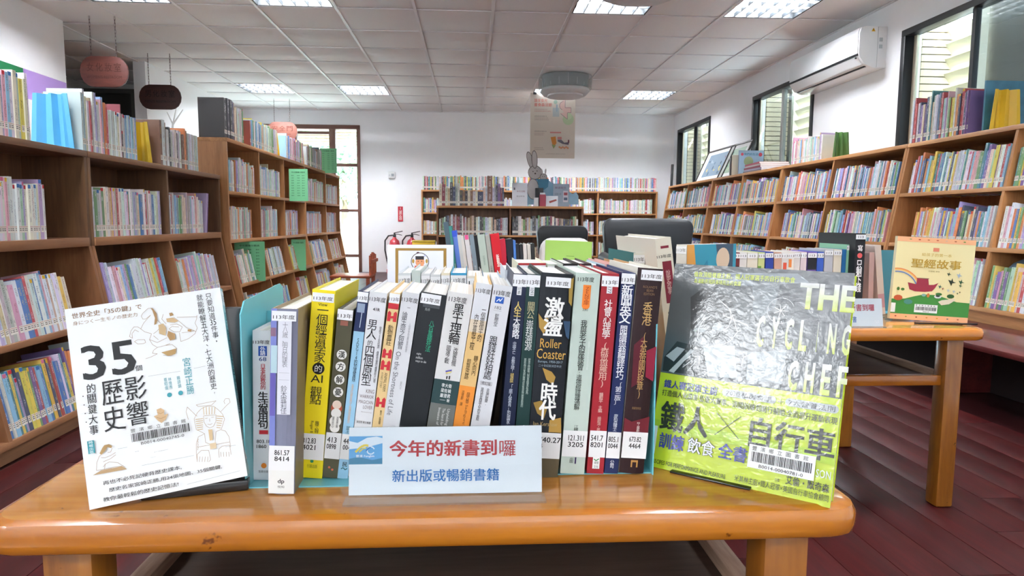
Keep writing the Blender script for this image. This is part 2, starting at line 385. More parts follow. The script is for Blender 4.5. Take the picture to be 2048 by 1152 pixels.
bx('edge_bar', (X_L, Y_B-.02, ZC-.006), (X_R, Y_B, ZC+.002), M_BAR, ce); bx('edge_bar', (X_R-.02, Y_N, ZC-.006), (X_R, Y_B, ZC+.002), M_BAR, ce)

# ceiling lights: pan, four tubes, louvre blades
M_TUBE = plain('lit_tube', 'ffffff', .5, emis=LAMP, emcol='f4f8ff'); M_REFL = plain('lamp_reflector', '161b1f', .5); M_LOUV = plain('louvre_blade', '1a2025', .4)
LN = {(.77, 4.8): 'ceiling light half hidden by the hanging air unit', (1.97, 4.8): 'ceiling light nearest the air conditioner',
      (-1.63, 4.8): 'ceiling light over the gap between the two left bookcases', (-2.83, 4.8): 'ceiling light beside the passage corner, cut by the picture top',
      (-2.83, 8.4): 'far ceiling light above the safety door sign', (-1.63, 8.4): 'far ceiling light second from the safety door sign',
      (.77, 8.4): 'far ceiling light behind the hanging poster', (1.97, 8.4): 'far ceiling light nearest the small corner window'}
def ceiling_light(x, y):
    l = 'square louvred '+LN.get((round(x, 2), round(y, 2)), 'ceiling light outside the picture')
    t = empty('ceiling_light', l, 'light', (x+.3, y+.3, ZC), group='square louvred ceiling lights')
    h = .29; mb = MB()
    for a, b in (((-h, -h, 0), (h, -h+.012, .08)), ((-h, h-.012, 0), (h, h, .08)), ((-h, -h+.012, 0), (-h+.012, h-.012, .08)), ((h-.012, -h+.012, 0), (h, h-.012, .08)), ((-h, -h, .08), (h, h, .09))): mb.box(a, b)
    mb.build('pan', M_REFL, t)
    for k in range(4):
        yy = -h+.085+k*.137
        MB().tube([(-h+.03, yy, .045), (h-.03, yy, .045)], .013, 8).build('tube', M_TUBE, t, smooth=True)
    for k in range(1, 6): bx('louvre', (-h+k*h/3-.003, -h+.012, .002), (-h+k*h/3+.003, h-.012, .03), M_LOUV, t)
    for k in range(3): bx('louvre', (-h+.012, -h+.152+k*.137-.003, .002), (h-.012, -h+.152+k*.137+.003, .03), M_LOUV, t)
for x in (-2.83, -1.63, .77, 1.97):
    for y in (8.4, 4.8, 1.2, -2.4): ceiling_light(x, y)

# windows in the right wall
def slatmat():
    m, nt, p = mk('cream_louvre_blade'); p.inputs['Base Color'].default_value = (*srgb('d8d0b8'), 1); p.inputs['Roughness'].default_value = .4
    tr = node(nt, 'ShaderNodeBsdfTranslucent'); tr.inputs[0].default_value = (*srgb('f6f0da'), 1); x = node(nt, 'ShaderNodeMixShader'); x.inputs[0].default_value = .12
    link(nt, p.outputs[0], x.inputs[1]); link(nt, tr.outputs[0], x.inputs[2]); link(nt, x.outputs[0], nt.nodes['Material Output'].inputs[0]); return m
M_CREAM = slatmat(); M_TILEW = plain('beige_reveal_tile', 'e2d3b4', .4); M_OUT = plain('grey_outer_shutter', '6c6a64', .7)
def window(n, y0, y1, label):
    t = empty('window_%d' % n, label, None, kind='structure'); x = X_R+.02; f = .045; ym = (y0+y1)/2
    for a, b in (((y0, WZ0), (y1, WZ0+f)), ((y0, WZ1-f), (y1, WZ1)), ((y0, WZ0+f), (y0+f, WZ1-f)), ((y1-f, WZ0+f), (y1, WZ1-f))):
        bx('window_frame', (x-.035, a[0], a[1]), (x+.06, b[0], b[1]), M_BLACK, t, bevel=.003)
    bx('sash_stile', (x-.005, ym-.015, WZ0+f), (x+.03, ym+.015, WZ1-f), M_SILVER if n == 2 else M_BLACK, t)
    bx('sash_stile', (x+.032, ym+.02, WZ0+f), (x+.055, ym+.05, WZ1-f), M_SILVER, t)
    bx('sash_stile', (x+.032, y1-f-.03, WZ0+f), (x+.055, y1-f, WZ1-f), plain('cream_stile', 'cfc9b6', .4), t)
    bx('pane', (x+.010, y0+f, WZ0+f), (x+.014, ym, WZ1-f), M_GLASS, t); bx('pane', (x+.040, ym, WZ0+f), (x+.044, y1-f, WZ1-f), M_GLASS, t)
    # tiled reveal outside, at the far side
    bx('tile_bed', (X_R+.145, y1+.0205, WZ0-.1), (X_R+.42, y1+.03, WZ1+.1), plain('dark_joint', '5a5246', .9), t)
    for k in range(int((WZ1-WZ0+.2)/.052)): bx('tile', (X_R+.15, y1+.005, WZ0-.1+k*.052), (X_R+.42, y1+.02, WZ0-.1+k*.052+.044), M_TILEW, t)
    bx('window_sill', (X_R+.141, y0, WZ0-.16), (X_R+.44, y1, WZ0-.1), M_TILEW, t)
    # outer louvre blades, tilted, between closed grey shutters
    ya, yb = {3: (4.50, 5.08), 2: (6.5, 7.06), 1: (9.62, 9.92)}[n]
    for k in range(int((WZ1-WZ0+.15)/.105)):
        z = WZ0-.04+k*.105; M = Matrix.Translation((X_R+.36, 0, z)) @ Matrix.Rotation(R(56), 4, 'Y')
        bx('slat', (-.062, ya, -.003), (.062, yb, .003), M_CREAM, t, M=M)
    for yy in (ya-.05, yb): bx('shutter_stile', (X_R+.31, yy, WZ0-.1), (X_R+.37, yy+.05, WZ1+.16), plain('cream_stile', 'cfc9b6', .4), t)
    bx('outer_shutter', (X_R+.40, y0-.5, WZ0-.1), (X_R+.42, ya, WZ1+.3), M_OUT, t); bx('outer_shutter', (X_R+.40, yb, WZ0-.1), (X_R+.42, yb+1.1, WZ1+.3), M_OUT, t)
    bx('outer_lintel', (X_R+.145, y0-.5, WZ1+.3), (X_R+.45, yb+.7, WZ1+.32), M_OUT, t)
window(3, *WIN[0], 'black framed sliding window with cream louvres, nearest the viewer'); window(2, *WIN[1], 'black framed sliding window beyond the air conditioner'); window(1, *WIN[2], 'small black framed window next to the back corner')

# glazed door in the back wall
dr = empty('door_1', 'brown framed glazed safety door with side light', None, kind='structure')
fy0, fy1 = Y_B-.02, Y_B+.08
def fr(x0, z0, x1, z1): bx('door_frame', (x0, fy0, z0), (x1, fy1, z1), M_BROWNF, dr, bevel=.003)
fr(DX0, DZ1-.06, DX1, DZ1); fr(DX0, 0, DX0+.06, DZ1-.06); fr(DX1-.05, 0, DX1, DZ1-.06); fr(-2.09, 0, -2.0, DZ1-.06)
for z in (1.57, .90, .225): fr(-2.0, z, DX1-.05, z+.045)
fr(DX0+.06, 2.04, -2.09, 2.08); fr(DX0+.06, 1.02, -2.09, 1.10); fr(-2.62, 0, -2.56, 2.04)
for x0, x1, z0, z1 in ((-2.0, DX1-.05, 1.615, 2.115), (-2.0, DX1-.05, .945, 1.57), (-2.0, DX1-.05, .27, .90), (-2.0, DX1-.05, .0, .225), (-2.56, -2.09, 1.10, 2.04), (DX0+.06, -2.62, 1.10, 2.04), (-2.56, -2.09, 0, 1.02), (DX0+.06, -2.62, 0, 1.02)):
    bx('pane', (x0, Y_B+.028, z0), (x1, Y_B+.032, z1), M_GLASS, dr)
# outdoors beyond the door
struct(bx('ground_outside', (-14, Y_B+.16, -.12), (12, 30, -.05), plain('pale_paving', 'b9b6ac', .8, scale=2)))['label'] = 'pale paved yard outside the glazed door'
M_AWN = plain('beige_awning', 'c9b8a2', .7)
aw = empty('awning', 'beige ribbed awning outside above the glazed door', 'awning', (-2.4, Y_B+.161, 2.0))
for k in range(7): bx('slat', (-1.6, k*.09, .17-k*.035), (1.6, .07+k*.09, .19-k*.035), M_AWN, aw)
M_LEAF = plain('leaf_green', '8fb890', .6, var=.25, scale=6); M_BARK = plain('bark', '6b5a48', .9)
def tree(x, y, s, lab):
    t = empty('tree', lab, 'tree', (x, y, -.05)); r = random.Random(int(x*100))
    MB().tube([(0, 0, 0), (.05*s, 0, .9*s), (0, .05, 1.8*s)], [.09*s, .07*s, .04*s], 8).build('trunk', M_BARK, t, smooth=True)
    mb = MB()
    for i in range(2200):
        th, ph, rr = r.uniform(0, 6.283), math.acos(r.uniform(-1, 1)), (r.random()**.4)
        c = Vector((math.cos(th)*math.sin(ph)*rr*1.0*s, math.sin(th)*math.sin(ph)*rr*s, 1.9*s+math.cos(ph)*rr*.9*s))
        q = Quaternion((r.random()-.5, r.random()-.5, r.random()-.5, r.random()-.5)).normalized(); L = .09*s
        mb.poly([c+q @ Vector(p) for p in ((-L, 0, 0), (0, L*.4, 0), (L, 0, 0), (0, -L*.4, 0))], [(0, 1, 2, 3)])
    o = mb.build('leaves', M_LEAF, t); o['kind'] = 'stuff'
tree(-2.9, 15.5, 1.15, 'leafy green tree outside the glazed door, right of the side light bars'); tree(-6.0, 15, 1.3, 'leafy green tree outside seen past the door sign'); tree(-4.2, 20, 1.5, 'pale distant green tree outside between the nearer two')

# ------------------------------------------------------------------ bookcases
M_CASE = wood('honey_case_wood', '9c6a3e', 'cc9660', 'Y', rough=.45, coat=.1, freq=9)
M_CASEX = wood('honey_case_wood_x', '9c6a3e', 'cc9660', 'X', rough=.45, coat=.1, freq=9)
M_CASEV = wood('honey_case_upright', '98653c', 'c8905c', 'Z', rough=.45, coat=.1, freq=9)
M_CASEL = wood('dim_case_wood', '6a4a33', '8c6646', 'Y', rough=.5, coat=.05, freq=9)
M_CASEM = wood('mid_case_wood', '84593a', 'a8764e', 'Y', rough=.5, coat=.05, freq=9)
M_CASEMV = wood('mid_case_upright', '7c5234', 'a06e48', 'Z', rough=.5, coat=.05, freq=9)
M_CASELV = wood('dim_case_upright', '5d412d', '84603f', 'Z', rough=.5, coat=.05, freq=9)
class Case:
    def __init__(s, side, f0, prof, depth):
        s.side, s.f0, s.prof, s.depth = side, f0, prof, depth
        z = (0, 0, 1)
        cols = {'L': ((0, 1, 0), (1, 0, 0)), 'R': ((0, 1, 0), (-1, 0, 0)), 'B': ((1, 0, 0), (0, -1, 0))}[side]
        s.F = Matrix(((cols[0][0], cols[1][0], 0), (cols[0][1], cols[1][1], 0), (0, 0, 1))).to_4x4()
        s.F.translation = {'L': (f0, 0, 0), 'R': (f0, 0, 0), 'B': (0, f0, 0)}[side]
        s.face = {'L': R(90), 'R': R(-90), 'B': 0}[side]; s.right = -1 if side == 'R' else 1
    def P(s, u, o, z): return s.F @ Vector((u, o, z))
def bookcase(cs, label, u0, u1, zs, divs, mats, top_over=.0, th=.022, group=None, ledge=None, z0=None, low=None):
    """zs: board tops from the top down; each board, upright and back is its own part"""
    mu, mh = mats; t = empty('bookcase', label, 'bookcase', cs.P((u0+u1)/2, -cs.depth/2, z0 if z0 is not None else 0), group=group)
    inv = Matrix.Translation(-t.matrix_world.translation)
    zb = z0 if z0 is not None else 0
    def upright(nm, ua, ub, zlo, zhi):
        n = 6; zz = [zlo+(zhi-zlo)*i/n for i in range(n+1)]
        prof = [(cs.prof(z), z) for z in zz]+[(-cs.depth+.006, zhi), (-cs.depth+.006, zlo)]
        mb = MB(); k = len(prof); vs = [inv @ cs.P(ua, *p) for p in prof]+[inv @ cs.P(ub, *p) for p in prof]
        mb.poly(vs, [tuple(range(k)), tuple(range(2*k-1, k-1, -1))]+[(i, (i+1) % k, k+(i+1) % k, k+i) for i in range(k)])
        mb.build(nm, low[0] if low and zhi < ledge+.01 else mu, t, smooth=True)
    def board(nm, ua, ub, z, h, out=0.):
        mb = MB(); o1 = cs.prof(z)+out
        bk = 0 if nm == 'top_board' else .006; pr = [(o1, z), (cs.prof(z-h)+out, z-h), (-cs.depth+bk, z-h), (-cs.depth+bk, z)]
        vs = [inv @ cs.P(ua, *p) for p in pr]+[inv @ cs.P(ub, *p) for p in pr]
        mb.poly(vs, [(0, 1, 2, 3), (7, 6, 5, 4)]+[(i, (i+1) % 4, 4+(i+1) % 4, 4+i) for i in range(4)]); mb.build(nm, low[1] if low and z < ledge+.01 else mh, t, smooth=True, bevel=.0015)
    for a_, b_ in ((u0, u0+.02), (u1-.02, u1)):
        if ledge: upright('side_panel', a_, b_, zb, ledge-.0355); upright('side_panel', a_, b_, ledge-.035, zs[0]-.0255)
        else: upright('side_panel', a_, b_, zb, zs[0]-.0255)
    board('top_board', u0-top_over, u1+top_over, zs[0], .025, .004)
    for i, z in enumerate(zs[1:]):
        h = th if not (ledge and abs(ledge-z) < .001) else .035
        board('shelf', u0+.0205, u1-.0205, z, h, .006 if h > .03 else -.001)
    for d in divs:
        lv = [zs[0]-.025]+zs[1:]
        for i in range(len(lv)-1):
            za = lv[i]; zc = lv[i+1]; upright('divider', d-.009, d+.009, zc+.0005, za-(th if i and not (ledge and abs(ledge-za) < .001) else .035 if i else 0)-.0005)
    mb = MB(); a = cs.P(u0+.001, -cs.depth, zb); b = cs.P(u1-.001, -cs.depth+.005, zs[0]-.0252); a, b = inv @ a, inv @ b
    mb.box([min(a[i], b[i]) for i in range(3)], [max(a[i], b[i]) for i in range(3)]); mb.build('back_panel', mu, t)
    if zs[-1] > zb+.05:
        mb = MB(); o = cs.prof(zs[-1])-.012; a = inv @ cs.P(u0+.021, o-.015, zb); b = inv @ cs.P(u1-.021, o, zs[-1]-th-.001)
        mb.box([min(a[i], b[i]) for i in range(3)], [max(a[i], b[i]) for i in range(3)]); mb.build('plinth', mh, t)
    return t
def pl(pts):
    def f(z):
        for (za, a), (zb, b) in zip(pts, pts[1:]):
            if za >= z >= zb: return a+(b-a)*(za-z)/(za-zb)
        return pts[0][1] if z > pts[0][0] else pts[-1][1]
    return f
L1 = Case('L', -1.56, pl([(1.1, 0), (.662, 0), (.36, .055), (.0, .125)]), .25)
L2 = Case('L', -1.53, pl([(1.3, 0), (.64, 0), (.36, .055), (.0, .125)]), .25)
RC = Case('R', 2.72, pl([(1.3, -.005), (.27, .165)]), .35)
BC = Case('B', 9.9, lambda z: 0, .27)
DC = Case('B', 7.5, lambda z: 0, .27)
L1Z = [1.046, .695, .36, .07]; L2Z = [1.285, .955, .645, .36, .07]; RZ = [1.268, .96, .655, .355]; BZ = [1.225, .9, .585, .27, .03]; DZ = [.943, .62, .31, .03]
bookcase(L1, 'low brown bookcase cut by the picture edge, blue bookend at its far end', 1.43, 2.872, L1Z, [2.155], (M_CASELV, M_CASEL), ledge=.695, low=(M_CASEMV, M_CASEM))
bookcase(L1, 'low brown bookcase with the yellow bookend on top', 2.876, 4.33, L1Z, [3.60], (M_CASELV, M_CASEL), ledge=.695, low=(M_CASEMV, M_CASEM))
bookcase(L2, 'taller honey-coloured bookcase with black binders on its near top corner', 4.38, 6.385, L2Z, [5.03, 5.68], (M_CASEV, M_CASE))
bookcase(L2, 'taller honey-coloured bookcase ending beside the glazed door', 6.389, 8.02, L2Z, [7.27], (M_CASEV, M_CASE))
for a, b, l in ((2.4, 4.098, 'sloping-front wall bookcase behind the ark book, cut by the picture edge'), (4.102, 5.798, 'sloping-front wall bookcase under the air conditioner'), (5.802, 7.498, 'sloping-front wall bookcase with framed pictures and flat red albums on top'), (7.502, 9.2, 'sloping-front wall bookcase nearest the back corner')):
    bookcase(RC, l, a, b, RZ, [(a+b)/2], (M_CASEV, M_CASE), z0=.275)
bookcase(BC, 'long low bookcase against the back wall', -.72, 2.76, BZ, [.14, 1.0, 1.87], (M_CASEV, M_CASEX))
M_DCV = wood('darker_case_upright', '5c3a26', '8e6140', 'Z', rough=.45, freq=9)
bookcase(DC, 'brown freestanding bookcase with the rabbit display on top', -.38, 1.255, DZ, [.434], (M_DCV, M_CASEX))
# mahogany platform the wall bookcases stand on
M_MAH = wood('mahogany_step', '3a1416', '6e2c2a', 'Y', rough=.3, coat=.4, freq=8)
pf = empty('wall_platform', 'dark red wooden platform under the wall bookcases', None, (2.09, 1.0, 0), kind='structure')
bx('top_board', (0, 0, .25), (.995, 8.3, .2745), M_MAH, pf, bevel=.004)
bx('back_panel', (.30, .02, 0), (.32, 8.25, .249), plain('void_shade', '1b0c0c', .8), pf)  # near-black colour stands in for the shade in the void under the platform
for k in range(6): bx('support', (.06, .4+k*1.5, 0), (.30, .44+k*1.5, .249), M_MAH, pf)

# ------------------------------------------------------------------ books on the shelves
COL = dict(white='e6e8e8', cream='e4dac2', grey='b4b6b8', silver='ccd2d6', beige='cdb795', red='b83236', crimson='8c2438', pink='dba0ae', orange='e08a3c', yellow='e3c440',
           green='5f9458', mint='a6d0b8', teal='2e8088', blue='3a72b8', sky='8cc0e0', navy='24365e', purple='704a94', lilac='b4a4d0', brown='7c5238', charcoal='34383e', black='1e2024', olive='7a7a48')
PAL = dict(light='white white white white cream cream silver silver grey beige pink sky mint lilac blue green yellow red',
           pale='white white white white white cream silver sky pink lilac mint orange',
           kids='sky blue pink orange purple green teal yellow red white white cream mint lilac silver navy',
           dark='black charcoal navy grey beige cream brown white silver crimson green charcoal white',
           mixed='white cream silver red blue teal yellow green pink white orange navy grey black')
PAL = {k: v.split() for k, v in PAL.items()}
ORD = 'first second third fourth fifth sixth seventh eighth ninth tenth eleventh twelfth thirteenth fourteenth fifteenth sixteenth seventeenth eighteenth nineteenth twentieth'.split()
def ordn(i):
    if i < 20: return ORD[i]
    t = {2: 'twenty', 3: 'thirty', 4: 'forty', 5: 'fifty'}[(i+1)//10]; return t+('-'+ORD[(i+1) % 10-1] if (i+1) % 10 else 'th')
SPECS = []
def fill(cs, z, ua, ub, pal, row, hr=(.19, .22), tr=(.009, .022), back=None, gap=0, dr=(.13, .16), cap=.25, seq=None, lab=True, lean=0., tall=None):
    """books from the left end of a shelf to the right end, as seen from the room"""
    u, end = (ua, ub) if cs.right > 0 else (ub, ua); i = 0; L = []
    dz = .02; bk = math.atan2(cs.prof(z)-cs.prof(z+.2), .2) if back is None else back
    hcur = rng.uniform(*hr); xh = (hr[1]-hr[0])*.9
    while True:
        w = rng.uniform(*tr); cname = rng.choice(PAL[pal]); h = None
        if rng.random() < .55: h = hcur+rng.uniform(-.003, .003)
        else: hcur = h = rng.uniform(*hr)
        if rng.random() < .1: h += rng.uniform(.4, 1)*xh
        if seq is not None:
            if i >= len(seq): break
            e = seq[i]; cname = e[0]; w = e[1]; h = e[2]
        if (end-(u+cs.right*w))*cs.right < 0: break
        c = srgb(COL[cname]); c = tuple(min(1, v*rng.uniform(.85, 1.12)) for v in c); lum = sum(c)/3
        ink = srgb(rng.choice(('202024', '2c3e70', '8a2a30', '3a3a3a', '2a5a4a')) if lum > .3 else rng.choice(('f2f2f0', 'f2f2f0', 'e8d070')))
        c = tuple(v*.88+.12*g for v, g in zip(c, (.7, .7, .72))); ink = tuple(a_*.6+.4*b_ for a_, b_ in zip(ink, c))
        L.append(dict(cs=cs, u=u, o=cs.prof(z)-rng.uniform(.004, .012), z=z+.0006, w=w-.0005, h=h, d=rng.uniform(*dr), back=bk, lean=lean+rng.uniform(-.006, .006),
                      c=c, ink=ink, cname=cname, capc=srgb(rng.choice(('c83038', 'c83038', 'd8b030', 'd07090', '3a70b0'))) if rng.random() < cap else None, lab=lab, row=row, i=i, lum=lum, seed=rng.random()))
        u += cs.right*w; i += 1
    if len(L) > 4 and seq is None and rng.random() < .75:
        b = L[-1]; th = rng.uniform(.10, .17); q = (b['h']+.004)*math.sin(th)
        if (end-(u+cs.right*q))*cs.right > .002: b['lean'] = -th; b['u'] += cs.right*(q+.001)
    SPECS.extend(L); return L
def bmat(s):
    cs = s['cs']; return Matrix.Translation(cs.P(s['u'], s['o'], s['z'])) @ Matrix.Rotation(cs.face, 4, 'Z') @ Matrix.Rotation(-s['back'], 4, 'X') @ Matrix.Rotation(s['lean'], 4, 'Y')
def cover_geo(mb, w, h, d, c, ink, M=None, cs=None, sd=0., t=.0011, c2=None):
    """spine and two boards round the page block"""
    M = M or Matrix(); P = lambda *a: M @ Vector(a); c2 = c2 or c
    mb.face([P(0, 0, 0), P(w, 0, 0), P(w, 0, h), P(0, 0, h)], c, ink, [(int(sd*40), 0), (int(sd*40)+1, 0), (int(sd*40)+1, h), (int(sd*40), h)])
    for x0, x1 in ((0, t), (w-t, w)):
        mb.face([P(x0, 0, 0), P(x0, 0, h), P(x0, d, h), P(x0, d, 0)], c2); mb.face([P(x1, 0, 0), P(x1, d, 0), P(x1, d, h), P(x1, 0, h)], c2)
        mb.face([P(x0, 0, h), P(x1, 0, h), P(x1, d, h), P(x0, d, h)], c2); mb.face([P(x0, d, 0), P(x0, d, h), P(x1, d, h), P(x1, d, 0)], c2)
    mb.face([P(t, t, 0), P(t, t, h), P(w-t, t, h), P(w-t, t, 0)], c2); mb.face([P(t, 0, h), P(w-t, 0, h), P(w-t, t, h), P(t, t, h)], c2)
    mb.face([P(0, 0, 0), P(0, d, 0), P(w, d, 0), P(w, 0, 0)], c2)
def page_geo(mb, w, h, d, M=None, mi=0, t=.0012):
    mb.box((t, t, .0015), (w-t, d-.003, h-.003), (.8, .79, .75), mi, M)
def label_geo(mb, s, M=None, what='both'):
    M = M or Matrix(); w, h = s['w'], s['h']; P = lambda *a: M @ Vector(a)
    def q(x0, x1, z0, z1, c, n=.0003): mb.face([P(x0, -n, z0), P(x1, -n, z0), P(x1, -n, z1), P(x0, -n, z1)], c)
    if s['lab'] and what != 'cap':
        q(w*.04, w*.96, .026, .05, srgb('ece9de')); q(w*.04, w*.96, .0455, .047, srgb('b07068'), .0004)
        for k in range(2): q(w*.2, w*.8, .033+k*.006, .0355+k*.006, srgb('55504c'), .0004)
    if s['capc'] and what != 'lab': q(w*.05, w*.95, h-.014, h-.001, s['capc'])
OCC = [(130, 575, 500, 1020), (497, 575, 700, 960), (700, 560, 1350, 1000), (1300, 530, 1710, 1015), (1780, 478, 1950, 650), (0, 1010, 1768, 1152), (1210, 436, 1388, 530), (1460, 505, 1710, 600), (1710, 465, 1735, 650), (985, 460, 1065, 545), (772, 490, 905, 575), (1075, 452, 1178, 530), (1210, 480, 1350, 600)]
def score(s):
    M = bmat(s); q = [project(M @ Vector(p)) for p in ((0, 0, 0), (s['w'], 0, 0), (s['w'], 0, s['h']), (0, 0, s['h']))]
    if any(p is None for p in q): return 0
    cx, cy = sum(p[0] for p in q)/4, sum(p[1] for p in q)/4; pts = [(cx, cy), ((q[2][0]+q[3][0])/2, (q[2][1]+q[3][1])/2)]
    for x, y in pts:
        if not (0 < x < W and 0 < y < H): return 0
    if all(any(a < x < c and b < y < d for a, b, c, d in OCC) for x, y in pts): return 0
    # left case: hidden behind the table top
    if cx < 160 and cy > 1003-(cx)*.57: return 0
    A = 0
    for i in range(4): A += q[i][0]*q[(i+1) % 4][1]-q[(i+1) % 4][0]*q[i][1]
    return abs(A)/2
def label_of(s):
    th = 'slim' if s['w'] < .0115 else 'thick' if s['w'] > .019 else ''
    return ' '.join(f"{th} {s['cname']} book, {ordn(s['i'])} from the left, {s['row']}".split())
def single(s, group):
    M = bmat(s); mb = MB(); cover_geo(mb, s['w'], s['h'], s['d'], s['c'], s['ink'], sd=s['seed'])
    o = mb.build('book', M_COVER, None, mw=M); tag(o, label_of(s), 'book', group)
    mb = MB(); page_geo(mb, s['w'], s['h'], s['d']); mb.build('page_block', M_PAGE, o)
    if s['lab']: mb = MB(); label_geo(mb, s, what='lab'); mb.build('call_label', M_PRINT, o)
    if s['capc']: mb = MB(); label_geo(mb, s, what='cap'); mb.build('top_sticker', M_PRINT, o)
    return o

LT, LD, LA, LB = L1Z
def z3(case, z): return z
# low bookcases on the left
fill(L1, LD, 1.80, 2.135, 'pale', 'middle row, left-edge bay', cap=.5)
fill(L1, LD, 2.17, 2.60, 'pale', 'middle row, before the thick post', cap=.5, tr=(.010, .019))
fill(L1, LD, 2.90, 3.535, 'light', 'middle row, after the thick post', cap=.35, tr=(.010, .022), lean=-.02)
fill(L1, LD, 3.625, 4.06, 'light', 'middle row, low bookcase end bay', cap=.3, tr=(.010, .02), hr=(.18, .21))
fill(L1, LA, 1.85, 2.13, 'kids', 'sloping row two up, left-edge bay', hr=(.2, .24))
fill(L1, LA, 2.17, 2.66, 'light', 'upper sloping row, before thick post', cap=.3, tr=(.010, .024), hr=(.19, .22))
fill(L1, LA, 2.92, 3.49, 'light', 'upper sloping row, after thick post', cap=.2, tr=(.012, .03), hr=(.2, .235), lean=-.03)
fill(L1, LA, 3.63, 4.15, 'pale', 'upper sloping row, end bay', cap=.1, tr=(.012, .028), hr=(.2, .225))
fill(L1, LB, 1.75, 2.13, 'kids', 'lowest sloping row, left-edge bay', hr=(.2, .24), cap=.4)
fill(L1, LB, 2.17, 2.80, 'kids', 'lowest sloping row, before thick post', hr=(.18, .22), cap=.4, tr=(.010, .02))
fill(L1, LB, 2.92, 3.5, 'mixed', 'lowest sloping row, after thick post')
fill(L1, LT, 1.90, 2.545, 'light', 'on top, before the blue bookend', hr=(.2, .235), tr=(.012, .022), cap=.5)
fill(L1, LT, 2.86, 3.02, 'light', 'on top, just after the blue bookend', hr=(.2, .235), tr=(.008, .014), cap=.1)
fill(L1, LT, 3.02, 3.44, 'light', 'on top, between blue and yellow bookends', hr=(.19, .215), tr=(.009, .016), cap=.2,
     seq=[('sky', .016, .24), ('orange', .014, .22), ('red', .012, .215)]+[(rng.choice(('white', 'silver', 'cream', 'white', 'beige')), rng.uniform(.010, .016), rng.uniform(.19, .2)) for _ in range(8)]+[('crimson', .006, .235), ('black', .010, .12)]+[(rng.choice(('sky', 'silver', 'white')), rng.uniform(.010, .016), rng.uniform(.19, .2)) for _ in range(11)])
fill(L1, LT, 3.56, 4.20, 'light', 'on top, after the yellow bookend', hr=(.18, .20), tr=(.010, .019), cap=.03,
     seq=[('brown', .022, .225), ('silver', .03, .23), ('brown', .018, .22)]+[(rng.choice(('white', 'silver', 'cream', 'brown', 'charcoal', 'white')), rng.uniform(.012, .018), rng.uniform(.18, .205)) for _ in range(14)]+[('orange', .02, .22), ('brown', .015, .21)]+[(rng.choice(('white', 'silver', 'silver')), rng.uniform(.012, .018), .2) for _ in range(10)])
fill(L1, LD, 4.09, 4.30, 'light', 'middle row, leaning at the end of the low bookcase', seq=[('lilac', .016, .235), ('purple', .012, .235)], lean=.16, dr=(.2, .21), lab=False)
# taller bookcases on the left
for (a, b, n) in ((4.42, 4.97, 'first'), (5.06, 5.60, 'second'), (5.71, 6.25, 'third'), (6.43, 7.2, 'fourth'), (7.3, 7.95, 'last')):
    for z, rn in ((.955, 'top shelf'), (.645, 'second shelf'), (.36, 'third shelf'), (.07, 'lowest shelf')):
        if n == 'third' and z > .9: continue
        a2 = a+(.0 if z != .36 else .02); b2 = b-{.955: .03, .645: .12, .36: .22 if n == 'first' else .1, .07: .15}[z]
        fill(L2, z, a2, b2, 'pale' if z > .5 else 'light', f'{rn}, {n} bay of the taller bookcase', hr=(.18, .215), tr=(.011, .022), cap=.12)
fill(L2, 1.285, 4.39, 4.90, 'light', 'on the taller bookcase by the black binders', seq=[('black', .05, .245), ('charcoal', .045, .25), ('black', .04, .25), ('navy', .022, .245), ('brown', .016, .24)]+[(rng.choice(('white', 'cream', 'silver', 'beige')), rng.uniform(.012, .018), rng.uniform(.19, .225)) for _ in range(10)]+[('green', .014, .23)])
fill(L2, 1.285, 4.86, 5.55, 'light', 'on the taller bookcase before its yellow bookend', hr=(.17, .2), tr=(.01, .018), cap=.02)
fill(L2, 1.285, 5.80, 6.38, 'light', 'on the taller bookcase after its yellow bookend', hr=(.17, .2), tr=(.012, .02), cap=.02)
fill(L2, 1.285, 6.50, 7.15, 'dark', 'on the taller bookcase after its orange bookend', hr=(.17, .2), tr=(.012, .02), cap=.02)
# wall bookcases on the right, sloping fronts: named by bay counted from the back corner
BAY = [(2.42, 3.24, 'bay'), (3.26, 4.07, 'ark'), (4.13, 4.93, 'm'), (4.96, 5.77, 'n'), (5.83, 6.64, 'o'), (6.67, 7.47, 'p'), (7.53, 8.33, 'q'), (8.37, 9.18, 'r')]
BN = ['bay cut by the right edge', 'bay above the ark book', 'bay right of the double post', 'bay below the green bookend', 'bay below the flat red albums', 'bay below the two pictures', 'second bay from the corner', 'corner bay']
for k, (a, b, n) in enumerate(BAY):
    for z, rn in ((.96, 'top shelf'), (.655, 'second shelf'), (.355, 'third shelf')):
        gapl = {.96: .06, .655: .18, .355: .25}[z] if k % 2 else .03
        fill(RC, z, a+.01, b-gapl, 'kids', f'{rn}, {BN[k]}', hr=(.185, .225) if z > .9 else (.18, .215), tr=(.009, .02), cap=.12, dr=(.15, .2), lean=-.02)
fill(RC, 1.268, 3.60, 4.10, 'kids', 'on top, between tall window and yellow bookend', hr=(.22, .27), tr=(.009, .02), cap=.1)
fill(RC, 1.268, 5.15, 5.66, 'pale', 'on top, beside the green bookend', hr=(.16, .2), tr=(.008, .016), cap=.2)
